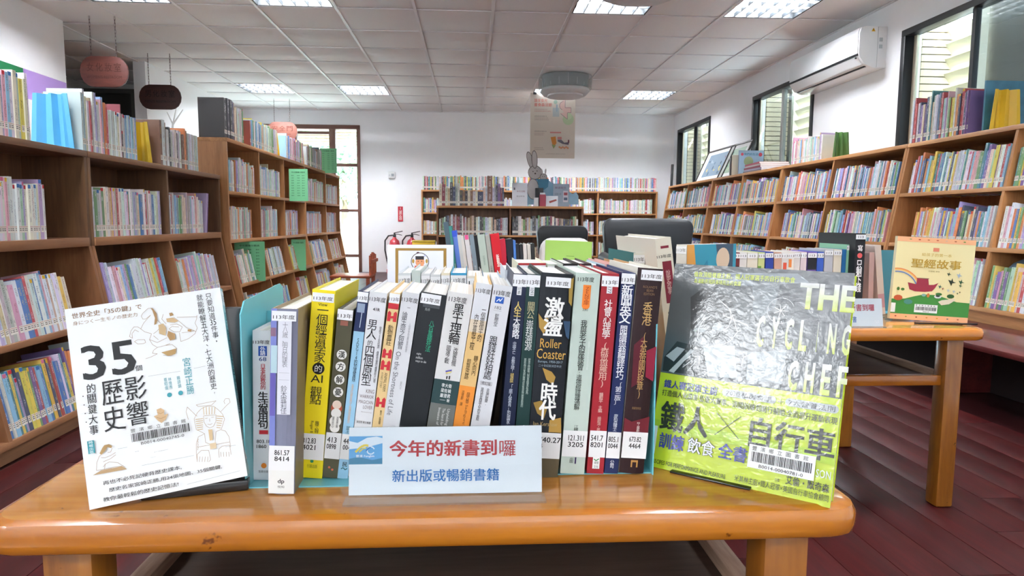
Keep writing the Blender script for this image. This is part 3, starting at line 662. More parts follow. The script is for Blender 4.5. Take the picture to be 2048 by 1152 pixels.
# back wall and freestanding dark case
for k, (a, b) in enumerate(((-.69, .12), (.16, .98), (1.02, 1.85), (1.89, 2.72))):
    for z in (.9, .585, .27): fill(BC, z, a, b-.03, 'light', 'row of the back wall bookcase', hr=(.18, .21), tr=(.011, .022), cap=.05)
    fill(BC, 1.225, a-.01, b+.03, 'mixed' if k != 3 else 'light', 'row on the back wall bookcase', hr=(.185, .2), tr=(.011, .022), cap=.02)
for (a, b) in ((-.35, .41), (.46, 1.2)):
    for z in (.62, .31): fill(DC, z, a, b, 'dark', 'row of the freestanding bookcase', hr=(.17, .22), tr=(.014, .026), cap=0)
DT = 'top of the freestanding bookcase'
fill(DC, .943, -.35, .5, 'dark', DT, cap=0, seq=[('cream', .03, .24), ('crimson', .035, .235), ('cream', .028, .2), ('beige', .026, .19), ('black', .03, .255), ('navy', .03, .21), ('grey', .024, .235), ('white', .022, .245), ('charcoal', .03, .17), ('brown', .03, .16), ('black', .028, .165), ('cream', .03, .17), ('brown', .028, .17), ('silver', .03, .16), ('cream', .024, .165), ('navy', .06, .155), ('cream', .024, .2), ('silver', .022, .22), ('brown', .055, .33), ('silver', .02, .2), ('grey', .02, .22), ('charcoal', .02, .24), ('purple', .03, .245), ('crimson', .02, .2), ('navy', .02, .2)])
for s in SPECS: s['sc'] = score(s)
SPECS.sort(key=lambda s: -s['sc'])
N_SINGLE = 232
for s in SPECS[:N_SINGLE]:
    if s['sc'] > 0: single(s, {'L': 'library books on the left bookcases', 'R': 'children\'s books on the wall bookcases', 'B': 'books on the far bookcases'}[s['cs'].side])
mb = MB()
for s in SPECS[N_SINGLE:]:
    M = bmat(s); cover_geo(mb, s['w'], s['h'], s['d'], s['c'], s['ink'], M=M, sd=s['seed']); page_geo(mb, s['w'], s['h'], s['d'], M=M, mi=1)
    b0 = len(mb.f); label_geo(mb, s, M); mb.m[b0:] = [2]*(len(mb.f)-b0)
o = mb.build('distant_books', [M_COVER, M_PAGE, M_PRINT]); tag(o, 'rows of small books filling the farther shelves', 'books', kind='stuff')
print('shelf books', len(SPECS), 'visible', sum(s['sc'] > 0 for s in SPECS), 'cut', SPECS[N_SINGLE]['sc'])

# ------------------------------------------------------------------ reading tables
M_TOP = wood('golden_table_top', '9c5c1c', 'cf9446', 'X', rough=.2, coat=.7, freq=6, bump=.02, knots=.5)
M_TOPE = wood('golden_table_edge', '934e10', 'c0761f', 'X', rough=.2, coat=.7, freq=7, bump=.02, knots=.8)
M_LEG = wood('golden_table_leg', '6e3c12', 'ad6e24', 'Z', rough=.3, coat=.4, freq=8, bump=.05, knots=.9)
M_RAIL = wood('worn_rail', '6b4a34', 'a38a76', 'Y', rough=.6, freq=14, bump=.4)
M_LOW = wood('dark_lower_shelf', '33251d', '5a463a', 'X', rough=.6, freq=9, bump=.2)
TZ = .5
def table(name, label, cx, cy, wx, wy, rz=0., drop=None):
    t = empty(name, label, 'table', mw=Matrix.Translation((cx, cy, 0)) @ Matrix.Rotation(rz, 4, 'Z'))
    x, y = wx/2, wy/2; r = .03; seg = 6; out = []
    for sx, sy, a0 in ((1, 1, 0), (-1, 1, 90), (-1, -1, 180), (1, -1, 270)):
        for k in range(seg+1):
            a = R(a0+90*k/seg); out.append((sx*(x-r)+r*math.cos(a), sy*(y-r)+r*math.sin(a)))
    mb = MB(); n = len(out); e = .011; zt, zb = TZ, TZ-.032
    rings = []
    for off, z in ((.006, zb), (.0015, zb+.004), (0, zb+.011), (0, zt-.010), (.003, zt-.003), (.010, zt)):
        rings.append([(px-(px/x)*off, py-(py/y)*off, z) for px, py in out])
    vs = [p for rg in rings for p in rg]; fs = [(i*n+k, i*n+(k+1) % n, (i+1)*n+(k+1) % n, (i+1)*n+k) for i in range(5) for k in range(n)]
    mb.poly(vs, fs+[tuple(range(n-1, -1, -1))], mi=1); mb.poly(rings[-1], [tuple(range(n))])
    mb.build('table_top', [M_TOP, M_TOPE], t, smooth=True)
    lw = .048
    for sx in (-1, 1):
        for sy in (-1, 1):
            a = (sx*(x-.035-lw/2), sy*(y-.04-lw/2)); MB().box((a[0]-lw/2, a[1]-lw/2, 0), (a[0]+lw/2, a[1]+lw/2, zb-.0005)).build('leg', M_LEG, t, bevel=.006, smooth=True)
    zl = .365; xi, yi = x-.035-lw, y-.04-lw/2
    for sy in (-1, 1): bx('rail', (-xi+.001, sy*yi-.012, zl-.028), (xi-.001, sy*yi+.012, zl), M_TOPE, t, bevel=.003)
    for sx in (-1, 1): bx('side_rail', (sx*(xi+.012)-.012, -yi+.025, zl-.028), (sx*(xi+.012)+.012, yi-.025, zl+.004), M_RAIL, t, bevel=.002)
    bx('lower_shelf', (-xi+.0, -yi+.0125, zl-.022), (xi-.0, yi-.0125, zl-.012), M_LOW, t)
    return t
T1Y0 = .598
table('reading_table', 'low golden wooden table in front carrying the row of new books', -.032, T1Y0+.31, .826, .62)
table('reading_table', 'low golden wooden table behind, carrying the ark picture book', .945, 1.655+.31, .81, .62)
table('reading_table', 'low wooden table holding the leaning notebooks and red books', .20, 2.72, 1.1, .62)

# ------------------------------------------------------------------ display books: real pose recovered from the photograph
def rodr(v):
    a = Vector(v); return Matrix.Rotation(a.length, 4, a.normalized())
def display_book(loc, rot, w, h, t, front, side, label, film=True, mat=None):
    M = Matrix.Translation(loc) @ rodr(rot); mb = MB(); c = srgb(front); e = .0008
    P = lambda *a: Vector(a)
    def slab(x0, y0, x1, y1, col): mb.box((x0, y0, 0), (x1, y1, h), srgb(col))
    slab(-w/2, 0, w/2, e, front); slab(-w/2, t-e, w/2, t, front)
    if side[0] == 'R': slab(w/2-e, e, w/2, t-e, side[1])
    else: slab(-w/2, e, -w/2+e, t-e, side[1])
    o = mb.build('book', mat or M_FILM, None, mw=M); tag(o, label, 'book')
    MB().box((-w/2+.0015, e+.0002, .002), (w/2-.0015, t-e-.0002, h-.002), (.9, .89, .85)).build('page_block', M_PAGE, o)
    pr = Print((0, 0, 0), (1, 0, 0), (0, 0, 1), (0, -1, 0)); Mi = M.inverted()
    def uv(x, y, n=0):
        p0 = Mi @ CAMLOC; d = Mi.to_3x3() @ ray(x, y); k = (n-p0.y)/d.y; q = p0+d*k; return q.x, q.z
    return o, pr, uv, M
class Zoom:
    """text rectangles read off an enlarged crop of the photograph -> cover coordinates"""
    def __init__(s, uv, pr, sc, ox, oy): s.uv, s.pr, s.sc, s.ox, s.oy = uv, pr, sc, ox, oy
    def p(s, x, y): return s.uv(s.ox+x/s.sc, s.oy+y/s.sc)
    def text(s, t, bl, tr, col='161616', **k): a = s.p(*bl); b = s.p(*tr); s.pr.text(t, a[0], a[1], b[0], b[1], col, **k)
    def line(s, pts, w, col): s.pr.line([s.p(*q) for q in pts], w, col)
    def shape(s, pts, col): s.pr.shape([s.p(*q) for q in pts], col)
    def rect(s, bl, tr, col): a = s.p(*bl); b = s.p(*tr); s.pr.rect(a[0], a[1], b[0], b[1], col)
def barcode(pr, u0, v0, u1, v1, head, num, parent, bg='f0f3f0', film=False):
    p = Print(pr.O, pr.U, pr.V, pr.N); p.n = pr.n+.0004
    if not film: p.rect(u0, v0, u1, v1, bg); p.lift()
    w, h = u1-u0, v1-v0
    for i, ch in enumerate(head): p.text(ch, u0+w*(.05+i*.9/len(head)), v0+h*.76, u0+w*(.05+(i+.55)*.9/len(head)), v0+h*.95, '222222')
    r = random.Random(3); x = u0+w*.05
    while x < u0+w*.95:
        bw = r.choice((.0004, .0006, .0009)); p.rect(x, v0+h*.28, x+bw, v0+h*.70, '1c1c1c'); x += bw+r.choice((.0004, .0006, .0009))
    p.text(num, u0+w*.18, v0+h*.06, u0+w*.84, v0+h*.20, '222222')
    return p.done('barcode_label', parent)

# --- white book on the key events of world history
B35, pr, uv, M35 = display_book((-.2873, .6413, .5097), (-.2158, -.156, .2182), .139, .19, .017, 'eef1f0', ('R', '9fc8cc'), 'white paperback with a large black 35 on its cover, propped at the left table corner')
z = Zoom(uv, pr, 5.12, 120, 570); G, K, TL = 'a8865a', '1a1a1c', '3a9aa4'
z.text('世界全史「35の鍵」で', (125, 350), (832, 190), '8a6a44', wt=.012); z.text('身につく一生モノの歴史力', (135, 418), (790, 280), '9a7a58')
z.text('35', (245, 985), (750, 550), '202224', wt=.02); z.text('個', (775, 885), (838, 815), K, wt=.01)
z.text('只要知道35件事,', (1560, 612), (1558, 88), K, mode='v') if False else None
def vcol(z, chars, top, bot, w, col, wt=0.):
    """a column of upright characters between two crop points (their centres)"""
    n = len(chars)
    for i, ch in enumerate(chars):
        if ch == ' ': continue
        k = (i+.5)/n; x = top[0]+(bot[0]-top[0])*k; y = top[1]+(bot[1]-top[1])*k; a = z.p(x, y); hh = w/2
        sy = .92*abs(z.p(*bot)[1]-z.p(*top)[1])/n/2; small = ch in ',、。!?・:;'
        if small: z.pr.text(ch, a[0]-hh*.3, a[1]-sy*.3, a[0]+hh*.3, a[1]+sy*.3, col, wt=wt)
        else: z.pr.text(ch, a[0]-hh, a[1]-sy, a[0]+hh, a[1]+sy, col, wt=wt)
vcol(z, ['只', '要', '知', '道', '35', '件', '事', ','], (1515, 85), (1610, 610), .0056, K); vcol(z, '就能瞭解五大洋、七大洲的歷史?', (1425, 95), (1590, 1140), .0056, K)
vcol(z, '宮崎正勝', (1292, 740), (1342, 1120), .0068, TL); vcol(z, '賴詩韻', (1210, 930), (1230, 1055), .0028, TL); vcol(z, '林憶秀', (1122, 945), (1140, 1065), .0028, TL); vcol(z, '蔡昭儀', (1078, 950), (1095, 1075), .0028, TL)
for c in ((1237, 1105), (1123, 1125)): a = z.p(*c); pr.disc(a[0], a[1], .0022, TL)
z.line([(905, 935), (1235, 882)], .0002, '8a8a8a'); z.line([(1370, 855), (1490, 830)], .0002, '8a8a8a')
vcol(z, '的關鍵大事', (318, 1005), (352, 1535), .0072, K, .005); vcol(z, '歷史', (528, 965), (566, 1500), .0185, K, .004); vcol(z, '影響', (768, 925), (808, 1440), .0185, K, .004)
for k in range(4): a = z.p(240+k*11, 1140+k*88); pr.disc(a[0], a[1], .0005, K)
# mounted archer, drawn in brown line
w_ = .00028
for pts in ([(835, 320), (850, 290), (905, 240), (950, 240), (990, 290), (1000, 360), (1040, 400)], [(835, 320), (850, 350), (880, 350), (930, 310), (860, 390), (830, 450), (870, 480), (940, 500)], [(830, 450), (800, 430), (760, 430), (730, 470), (715, 530), (745, 545), (740, 500), (770, 460), (810, 480)],
            [(870, 560), (800, 560), (765, 580), (800, 605), (860, 600), (880, 590), (870, 560)], [(940, 500), (920, 560), (950, 610), (1000, 640), (1080, 620), (1130, 600)], [(1060, 300), (1045, 350), (1090, 400)], [(1165, 330), (1230, 380), (1300, 440), (1380, 470), (1395, 480)],
            [(1405, 310), (1400, 350), (1385, 390), (1408, 440), (1385, 500), (1320, 550), (1240, 580)], [(1200, 332), (1405, 325)], [(1225, 490), (1240, 580)], [(1080, 620), (1150, 610), (1200, 650), (1190, 690), (1140, 725), (1060, 720)],
            [(1000, 640), (960, 670), (950, 700), (1000, 705), (930, 740), (880, 755)], [(1250, 490), (1330, 480), (1380, 470)], [(1130, 410), (1200, 400), (1255, 430), (1230, 480), (1170, 480), (1120, 450), (1150, 425), (1220, 430)], [(920, 560), (1000, 590), (1100, 540)], [(960, 520), (1010, 560)], [(1040, 420), (1000, 470), (960, 500)]): z.line(pts, w_, '9a7348')
for pts, c in (([(930, 235), (955, 245), (990, 290), (1002, 360), (990, 400), (968, 410), (975, 340), (950, 265)], 'a88458'), ([(1120, 290), (1150, 283), (1168, 310), (1130, 322)], 'b08c5c'), ([(1110, 470), (1180, 500), (1182, 555), (1130, 570), (1100, 520)], 'b08c5c'), ([(1040, 690), (1140, 665), (1192, 650), (1185, 705), (1110, 728)], 'b4935f'),
               ([(1090, 345), (1160, 335), (1215, 370), (1180, 385), (1100, 380)], 'c9ad82'), ([(1010, 410), (1060, 395), (1090, 440), (1085, 520), (1020, 500)], 'c9ad82'), ([(1310, 455), (1350, 455), (1345, 478), (1310, 475)], 'b08c5c')): z.shape(pts, c)
z = Zoom(uv, pr, 4.8, 120, 790)
for pts in ([(1290, 230), (1320, 170), (1360, 130), (1420, 105), (1480, 110), (1520, 140), (1560, 180), (1582, 230), (1550, 330), (1500, 350), (1490, 460), (1440, 470), (1400, 455), (1390, 370), (1310, 330), (1290, 230)], [(1380, 200), (1385, 260), (1410, 300), (1440, 315), (1475, 300), (1500, 250), (1500, 190), (1380, 200)],
            [(1390, 372), (1330, 400), (1310, 470), (1312, 560), (1320, 640)], [(1320, 640), (1318, 570), (1360, 530), (1430, 530), (1448, 620), (1430, 640)], [(1530, 600), (1525, 520), (1560, 490), (1630, 480), (1645, 570)], [(1550, 335), (1590, 345), (1625, 400), (1640, 500)], [(1545, 160), (1600, 100), (1635, 70), (1625, 35), (1590, 35), (1575, 60), (1585, 85)],
            [(1318, 205), (1225, 115), (1213, 160), (1235, 235)], [(1310, 95), (1400, 75), (1500, 55), (1455, 98), (1330, 110), (1310, 95)], [(1320, 500), (1430, 480), (1520, 470), (1630, 450)], [(1395, 225), (1420, 220)], [(1455, 215), (1480, 212)], [(1420, 280), (1445, 284), (1465, 272)], [(1438, 225), (1440, 255)],
            *[[(1345+k*26, 590), (1340+k*26, 640)] for k in range(4)], *[[(1545+k*26, 545), (1548+k*26, 590)] for k in range(4)], *[[(1330, 420+k*26), (1322, 450+k*26)] for k in range(4)]): z.line(pts, w_, 'a07c4e')
for k in range(6): z.line([(1302+k*3, 235+k*20), (1375, 225+k*20)], .0007, 'cdb48c'); z.line([(1505, 200+k*22), (1570-k*5, 205+k*22)], .0007, 'cdb48c')
for k in range(5): z.line([(1385+k*25, 190-k*2), (1378+k*28, 115)], .0006, 'cdb48c')
z.shape([(1425, 330), (1465, 328), (1470, 430), (1440, 438)], 'd0b68c'); z.shape([(1440, 465), (1500, 455), (1505, 510), (1445, 520)], 'dcc7a2')
z.shape([(320, 770), (400, 722), (600, 682), (647, 710), (420, 752)], 'b89a70'); z.shape([(385, 560), (412, 505), (430, 480), (475, 470), (505, 488), (498, 508), (460, 500), (435, 540), (402, 572)], 'b3915f')
for pts in ([(400, 570), (380, 590), (358, 650), (355, 722), (430, 712), (440, 660), (480, 640), (560, 648), (630, 692)], [(505, 508), (492, 545), (462, 552)], [(400, 600), (440, 600), (490, 580), (538, 550)], [(420, 640), (490, 610), (540, 572)], [(430, 712), (520, 690), (600, 682)], [(440, 660), (420, 690)]): z.line(pts, w_, '9a7348')
z.shape([(905, 203), (942, 190), (930, 140), (970, 124), (1006, 145), (1002, 190), (1042, 178), (1020, 232), (978, 268), (942, 245)], 'cfae84'); z.line([(935, 165), (970, 180), (1000, 160)], .0004, 'a88458'); z.line([(930, 215), (975, 225), (1020, 205)], .0004, 'a88458')
z.text('主導了今日世界局勢,也潛藏改變世界走向的影響。', (655, 600), (1285, 470), '5a5a5c'); z.text('就能培養預測世界未來走向的能力。', (655, 645), (1140, 545), '6a6a6c'); z.text('「資本主義」', (655, 560), (830, 520), '5a5a5c')
z.text('再也不必死記硬背歷史課本,', (335, 885), (1245, 655), K, wt=.006); z.text('歷史名家宮崎正勝,用24張地圖、35個關鍵,', (342, 960), (1675, 640), K, wt=.006); z.text('教你最輕鬆的歷史記憶法!', (355, 1040), (1200, 818), K, wt=.006)
for a, b in (((560, 515), (650, 500)), ((790, 675), (1290, 578)), ((1225, 855), (1730, 725)), ((1590, 495), (1690, 480))): z.line([a, b], .0002, '8a9a9c')
z.rect((280, 566), (330, 432), '2a929c'); pr.lift(); vcol(z, '時報出版', (300, 440), (312, 560), .0036, 'e8f2f2')
pr.done('lettering', B35)
a = z.p(672, 500); b = z.p(1278, 245); pr.n += .0002; barcode(pr, a[0], a[1]-.001, b[0], b[1]+.004, '豐濱鄉立圖書館', 'B0014-00040745-0', B35, film=True)
sp = Print((.0695, 0, 0), (0, 1, 0), (0, 0, 1), (1, 0, 0)); sp.rect(.001, .172, .016, .187, 'dfe6e8'); sp.lift()
sp.text('113', .002, .176, .015, .183); sp.text('35個影響歷史的關鍵大事', .003, .045, .014, .165, '1c2a30', mode='v'); sp.rect(.001, .016, .016, .036, 'e6eaea'); sp.done('spine_label', B35)

# --- lime green cycling cook book
BC_, pr, uv, MCY = display_book((.27, .6579, .4997), (-.2424, .0959, -.6572), .186, .23, .016, 'b9cf1e', ('L', '7d9a28'), 'glossy lime green and grey cycling cookbook with a film glare, propped at the right', mat=M_WRINK)
A = Zoom(uv, pr, 4.432, 1280, 520); B = Zoom(uv, pr, 4.266, 1280, 760)
vb = B.p(1745, 150)[1]; wl_, wr_ = -.093, .093; vt = .23
pr.rect(wl_, vb-.002, wr_, vt, '4a5054'); pr.lift()
# grey photograph of a rider in goggles leaning over handlebars: simple tonal shapes
for pts, c in (([(470, 110), (1400, 120), (1500, 200), (1000, 230), (500, 190)], '7c868c'), ([(450, 330), (560, 250), (800, 330), (860, 480), (860, 640), (700, 760), (560, 700), (450, 600)], '2b2f33'), ([(330, 720), (560, 780), (600, 900), (540, 1030), (200, 980), (215, 860)], '1d2023'),
               ([(860, 640), (960, 620), (930, 900), (860, 1080), (560, 1040), (620, 800)], '3a3f44'), ([(1000, 150), (1250, 170), (1200, 420), (1080, 500), (1000, 480)], '6a7378'), ([(560, 760), (840, 760), (860, 1050), (600, 1030)], '9aa4a8'), ([(960, 820), (1300, 800), (1260, 1100), (940, 1060)], '848d92'),
               ([(230, 850), (330, 770), (400, 790), (300, 900)], 'a8b0b4'), ([(255, 985), (450, 790), (480, 800), (300, 1000)], 'b4babc'), ([(640, 590), (700, 560), (745, 590), (720, 625), (650, 625)], '8f989c'), ([(465, 630), (500, 600), (600, 610), (570, 640)], '8a9296')): A.shape(pts, c)
pr.lift()
for pts in ([(735, 380), (800, 440), (830, 520), (865, 640), (800, 720), (700, 765), (610, 770)], [(700, 350), (790, 430), (815, 520), (780, 600), (740, 625)], [(620, 500), (560, 540), (520, 610), (510, 700)], [(470, 570), (560, 480)], [(490, 600), (580, 490)], [(740, 490), (960, 580)], [(860, 540), (965, 590)], [(380, 900), (450, 850), (530, 860), (520, 960)], [(380, 950), (460, 890)], [(420, 980), (500, 900)],
            [(900, 940), (920, 860), (980, 840)], [(560, 1030), (640, 960)]): A.line(pts, .0007, 'd8dde0')
a = A.p(1250, 450); pr.arc(a[0], a[1], .0135, 20, 340, .0004, 'e2e6e8', 24)
for k in range(7): pr.line([(a[0], a[1]), (a[0]+.007*math.cos(k*.9), a[1]+.007*math.sin(k*.9))], .0006, 'f2f2f2')
A.line([(960, 1085), (1200, 985)], .0009, 'cfd4d6')
A.text('THE', (1400, 430), (1925, 232), 'c8cacb', wt=.045, keep=False, grad='b4c63a')
A.text('CYCLING', (1000, 745), (1875, 640), 'c8cacb', wt=.0, keep=False, grad='b4c63a') if False else None
def big(t, x0, x1, yt0, yb0, yt1, yb1):
    n = len(t)
    for i, ch in enumerate(t):
        k0, k1 = (i/n, (i+.8)/n) if ch != 'I' else ((i+.27)/n, (i+.47)/n); xa, xb = x0+(x1-x0)*k0, x0+(x1-x0)*k1; yt = yt0+(yt1-yt0)*(k0+k1)/2; yb = yb0+(yb1-yb0)*(k0+k1)/2
        p = A.p(xa, yb); q = A.p(xb, yt); A.pr.text(ch, p[0], p[1], q[0], q[1], 'c8cacb', keep=False, grad='b4c63a', wt=.05)
big('CYCLING', 1020, 1905, 490, 760, 590, 850); big('CHEF', 1300, 1880, 890, 1140, 960, 1230)
for y0, y1, t in ((100, 165, '倫敦頂級餐廳主廚、鐵人冠軍選手的自行車飲食'), (155, 200, '為運動表現與美味而生的食譜')):
    A.text(t, (480, y0+50), (1380 if y0 == 100 else 900, y1-10), 'c6d648', wt=.01)
BL_ = '2b2f8f'
B.text('鐵人賽冠軍主廚', (205, 62), (668, 62), BL_, wt=.02)
def pill(bl, tr, t):
    a = B.p(*bl); b = B.p(*tr); r = (b[1]-a[1])/2
    pr.shape([(a[0]+r+r*math.cos(R(t_)), a[1]+r+r*math.sin(R(t_))) for t_ in range(90, 271, 20)]+[(b[0]-r+r*math.cos(R(t_)), a[1]+r+r*math.sin(R(t_))) for t_ in range(-90, 91, 20)], 'a9b0b2'); pr.lift()
    pr.text(t, a[0]+r*.8, a[1]+r*.3, b[0]-r*.8, b[1]-r*.3, '22262a', wt=.004)
pill((700, 132), (1168, 142), '70道私房食譜'); pill((1238, 218), (1702, 222), '7大營養法則')
B.line([(1180, 186), (1228, 188)], .0005, '3a4020'); B.line([(1206, 162), (1202, 212)], .0005, '3a4020')
B.text('打造個人化菜單,從重大賽事、週間訓練到騎行補給,全面提升運動表現', (190, 132), (1690, 322), '20241a', wt=.012)
a = B.p(165, 415); b = B.p(1690, 440); pr.rect(wl_, a[1]-.0015, wr_, a[1]+.010, 'a3c41c'); pr.lift()
B.text('鐵人', (163, 420), (606, 242), '1c2014', wt=.028); B.line([(660, 280), (845, 505)], .0007, '2a3014'); B.line([(640, 466), (866, 312)], .0007, '2a3014')
B.text('自行車', (922, 565), (1682, 436), '1c2014', wt=.028)
B.text('訓練', (160, 572), (386, 484), BL_, wt=.03)
B.text('飲食', (400, 615), (652, 530), '22242a', wt=.055); pr.lift(); B.text('飲食', (404, 613), (648, 533), 'dfe4e6', wt=.012); B.text('全書', (664, 662), (924, 580), BL_, wt=.03)
B.text('RECIPES FOR PERFORMANCE AND PLEASURE', (112, 708), (735, 803), '2c3a10', wt=.01); B.text('米其林主廚×鐵人冠軍×英國自行車協會顧問', (806, 858), (1615, 984), '2a3410', wt=.006)
B.text('作者', (1150, 862), (1195, 842), '3a4418'); B.text('艾倫・默奇森', (1242, 884), (1622, 892), '1e2410', wt=.02); B.text('SON', (1500, 832), (1636, 776), 'dfe6d8', wt=.01)
B.rect((60, 610), (160, 392), 'dfe6e4')
pr.done('lettering', BC_, M_WRINK); pr.n += .0002
a = B.p(918, 738); b = B.p(1508, 655); barcode(pr, a[0], a[1], b[0], b[1], '豐濱鄉立圖書館', 'B0014-00040781-0', BC_)

# --- black stands and teal bookends on the front table
M_BLKP = plain('black_lacquer', '101114', .25, coat=.5, var=.05); M_TEAL = plain('teal_enamel', '6fc3cf', .35, coat=.3, var=.03)
def stand(loc, rz, w, d, h, back, label, tilt=0.):
    t = empty('book_stand', label, 'book stand', mw=Matrix.Translation(loc) @ Matrix.Rotation(rz, 4, 'Z'))
    bx('base', (-w/2, 0, .0003), (w/2, d, h), M_BLKP, t, bevel=min(.002, h*.3))
    if back: bx('back_plate', (-w/2+.004, d-.006, h+.0003), (w/2, d-.001, h+back), M_BLKP, t, bevel=.0015)
    return t
p0 = onZ(280, 1004, TZ); p1 = onZ(498, 982, TZ); v = p1-p0
stand(((p0.x+p1.x)/2, (p0.y+p1.y)/2, TZ), math.atan2(v.y, v.x), v.length, .083, .0115, .165, 'black book stand behind and under the white 35 paperback')
p0 = onZ(1350, 962, TZ); p1 = onZ(1440, 985, TZ); v = p1-p0
stand(((p0.x+p1.x)/2+.016, (p0.y+p1.y)/2+.012, TZ), R(-38), .085, .05, .0025, .09, 'black book stand under the lime green cookbook')
def bookend(name, label, xa, ya, d, h, foot, mat, fy=None, two=False):
    t = empty(name, label, 'bookend', (xa, ya, TZ))
    mb = MB(); mb.prism([(0, 0), (d, 0), (d, h*1.0), (d-.012, h+.006), (.012, h), (0, h-.012)], 'X', 0, .0014); mb.build('upright_plate', mat, t, smooth=True)
    bx('foot', (min(0, foot), .004, 0) if foot < 0 else (.0016, .004, 0), (0 if foot < 0 else foot, d-.01, .0012), mat, t)
    if two: bx('inner_plate', (.0016, d*.55, .0014), (.05, d*.55+.0014, h*.9), mat, t, bevel=.0005)
    return t
e0 = onY(481, 612, .672)
bookend('bookend', 'pale teal metal bookend at the left end of the new book row', e0.x, .668, .15, e0.z-TZ+.004, .145, M_TEAL, two=True)
e1 = onY(1303, 600, .70)
bookend('bookend', 'pale teal metal bookend against the dark maroon book', e1.x+.003, .690, .15, .175, -.115, M_TEAL)

# ------------------------------------------------------------------ front row of new books, spine to the viewer
FOOT = .0014
def fbook(label, q, Y, col, d=.145, side=None, film=True, round_=0., group='new books standing in the front row', zb=None):
    """q: photo corners of the spine (TL, TR, lower L, lower R), all on the plane y = Y"""
    P = [onY(q[i], q[i+1], Y) for i in (0, 2, 4, 6)]; dl = P[0]-P[2]; dr_ = P[1]-P[3]; th = (math.atan2(dl.x, dl.z)+math.atan2(dr_.x, dr_.z))/2
    base = TZ+FOOT if zb is None else zb
    M0 = Matrix.Rotation(th, 3, 'Y'); Mi = M0.transposed(); L = [Mi @ p for p in P]
    x0, x1 = (L[0].x+L[2].x)/2, (L[1].x+L[3].x)/2; w = x1-x0-.0004; zt = (L[0].z+L[1].z)/2
    # slide along the book's own axis until its lower corner rests on the foot
    cx = x0 if th < 0 else x1; k = (base-(M0 @ Vector((cx, 0, 0))).z)/math.cos(th)
    h = zt-k; O = M0 @ Vector((x0+.0002, 0, k)); M = Matrix.Translation((O.x, Y, O.z)) @ M0.to_4x4()
    mb = MB(); c = srgb(col); c2 = srgb(side or col)
    if round_:
        n = 6; pts = [(w*i/n, -round_*math.sin(math.pi*i/n)) for i in range(n+1)]
        for i in range(n): mb.face([(pts[i][0], pts[i][1], 0), (pts[i+1][0], pts[i+1][1], 0), (pts[i+1][0], pts[i+1][1], h), (pts[i][0], pts[i][1], h)], c)
        mb.face([(p[0], p[1], h) for p in pts], c2)
        for xx, yy in ((0, .0018), (w-.0018, w)): mb.box((xx, 0, 0), (yy, d, h), c2)
    else: cover_geo(mb, w, h, d, c, c, t=.0009, c2=c2)
    o = mb.build('book', M_FILM if film else M_COVER, None, mw=M); tag(o, label, 'book', group)
    mb = MB(); page_geo(mb, w, h, d, t=.0019 if round_ else .001); mb.build('page_block', M_PAGE, o)
    pr = Print((0, -round_-.0002 if round_ else 0, 0), (1, 0, 0), (0, 0, 1), (0, -1, 0)); MI = M.inverted()
    ym, yM = (q[1]+q[3])/2, (q[5]+q[7])/2; xm, xM = (q[0]+q[2])/2, (q[4]+q[6])/2
    def v(y): p = onY(xm+(xM-xm)*(y-ym)/(yM-ym), y, Y); return (MI @ p).z
    return o, pr, v, w, h
def deco(bk, items, sticker=None, call=None, sa=(.03, .97)):
    o, pr, v, w, h = bk
    for it in items:
        k = it[0]
        if k == 'band': pr.rect(w*it[3], v(it[2]), w*it[4], v(it[1]), it[5]); pr.lift()
        elif k == 'disc': pr.disc(w*it[3], v(it[1]), it[2], it[4], ry=it[2]); pr.lift()
        elif k == 'line': pr.line([(w*a, v(b)) for a, b in it[1]], it[2], it[3])
        elif k == 'shape': pr.shape([(w*a, v(b)) for a, b in it[1]], it[2])
        else: _, t, y0, y1, a, b, c = it[:7]; pr.text(t, w*a, v(y1), w*b, v(y0), c, mode=k, wt=it[7] if len(it) > 7 else 0)
    pr.done('lettering', o)
    if sticker:
        p = Print(pr.O, pr.U, pr.V, pr.N); p.n = .0009; y0, y1, txt = sticker; p.rect(w*sa[0], v(y1), w*sa[1], v(y0), 'eef0f2'); p.lift()
        hh = (v(y0)-v(y1)); p.text(txt, w*(sa[0]+.03), v(y1)+hh*.18, w*(sa[1]-.03), v(y1)+hh*.62, '181818', wt=.006); p.done('year_label', o)
    if call:
        p = Print(pr.O, pr.U, pr.V, pr.N); p.n = .0009; y0, y1, t1, t2 = call[:4]; p.rect(0, v(y1), w, v(y0), 'e9ebeb'); p.lift(); hh = v(y0)-v(y1)
        a, b = (call[4], call[5]) if len(call) > 4 else (.08, .8)
        p.text(t1, w*a, v(y0)-hh*.38, w*b, v(y0)-hh*.17, '1a1a1a', wt=.015, align='l'); p.text(t2, w*a, v(y0)-hh*.62, w*b, v(y0)-hh*.43, '1a1a1a', wt=.015, align='l'); p.done('call_label', o)
Y0 = .691
b = fbook('white language phrasebook with a blue square badge, first at the left end of the row', (503, 662, 543, 660, 508, 954, 541, 955), .69, 'e4e9ee')
deco(b, [('band', 692, 712, .32, .8, '1f4fa8'), ('v', '外語', 693, 711, .42, .72, 'ffffff', .01), ('h', '68', 714, 722, .35, .78, '24407e', .01), ('v', '日本老師教你的', 728, 779, .42, .72, 'b02834', .02), ('v', '生活萬用句', 783, 857, .28, .86, '141414', .025), ('disc', 931, .0028, .6, 'e88a2a'), ('h', '笛藤出版', 940, 945, .3, .85, '5a6068'), ('h', '803.18', 879, 886, .2, 1.0, '1a1a1a', .015), ('h', '1860', 889, 896, .2, .75, '1a1a1a', .015), ('band', 860, 868, .35, .85, 'c02a38')])
o, pr, v, w, h = b; p = Print(pr.O, pr.U, pr.V, pr.N); p.n = .0009; p.text('113年度', w*.04, v(688), w*.96, v(680), '181818', wt=.006); p.done('year_label', o)
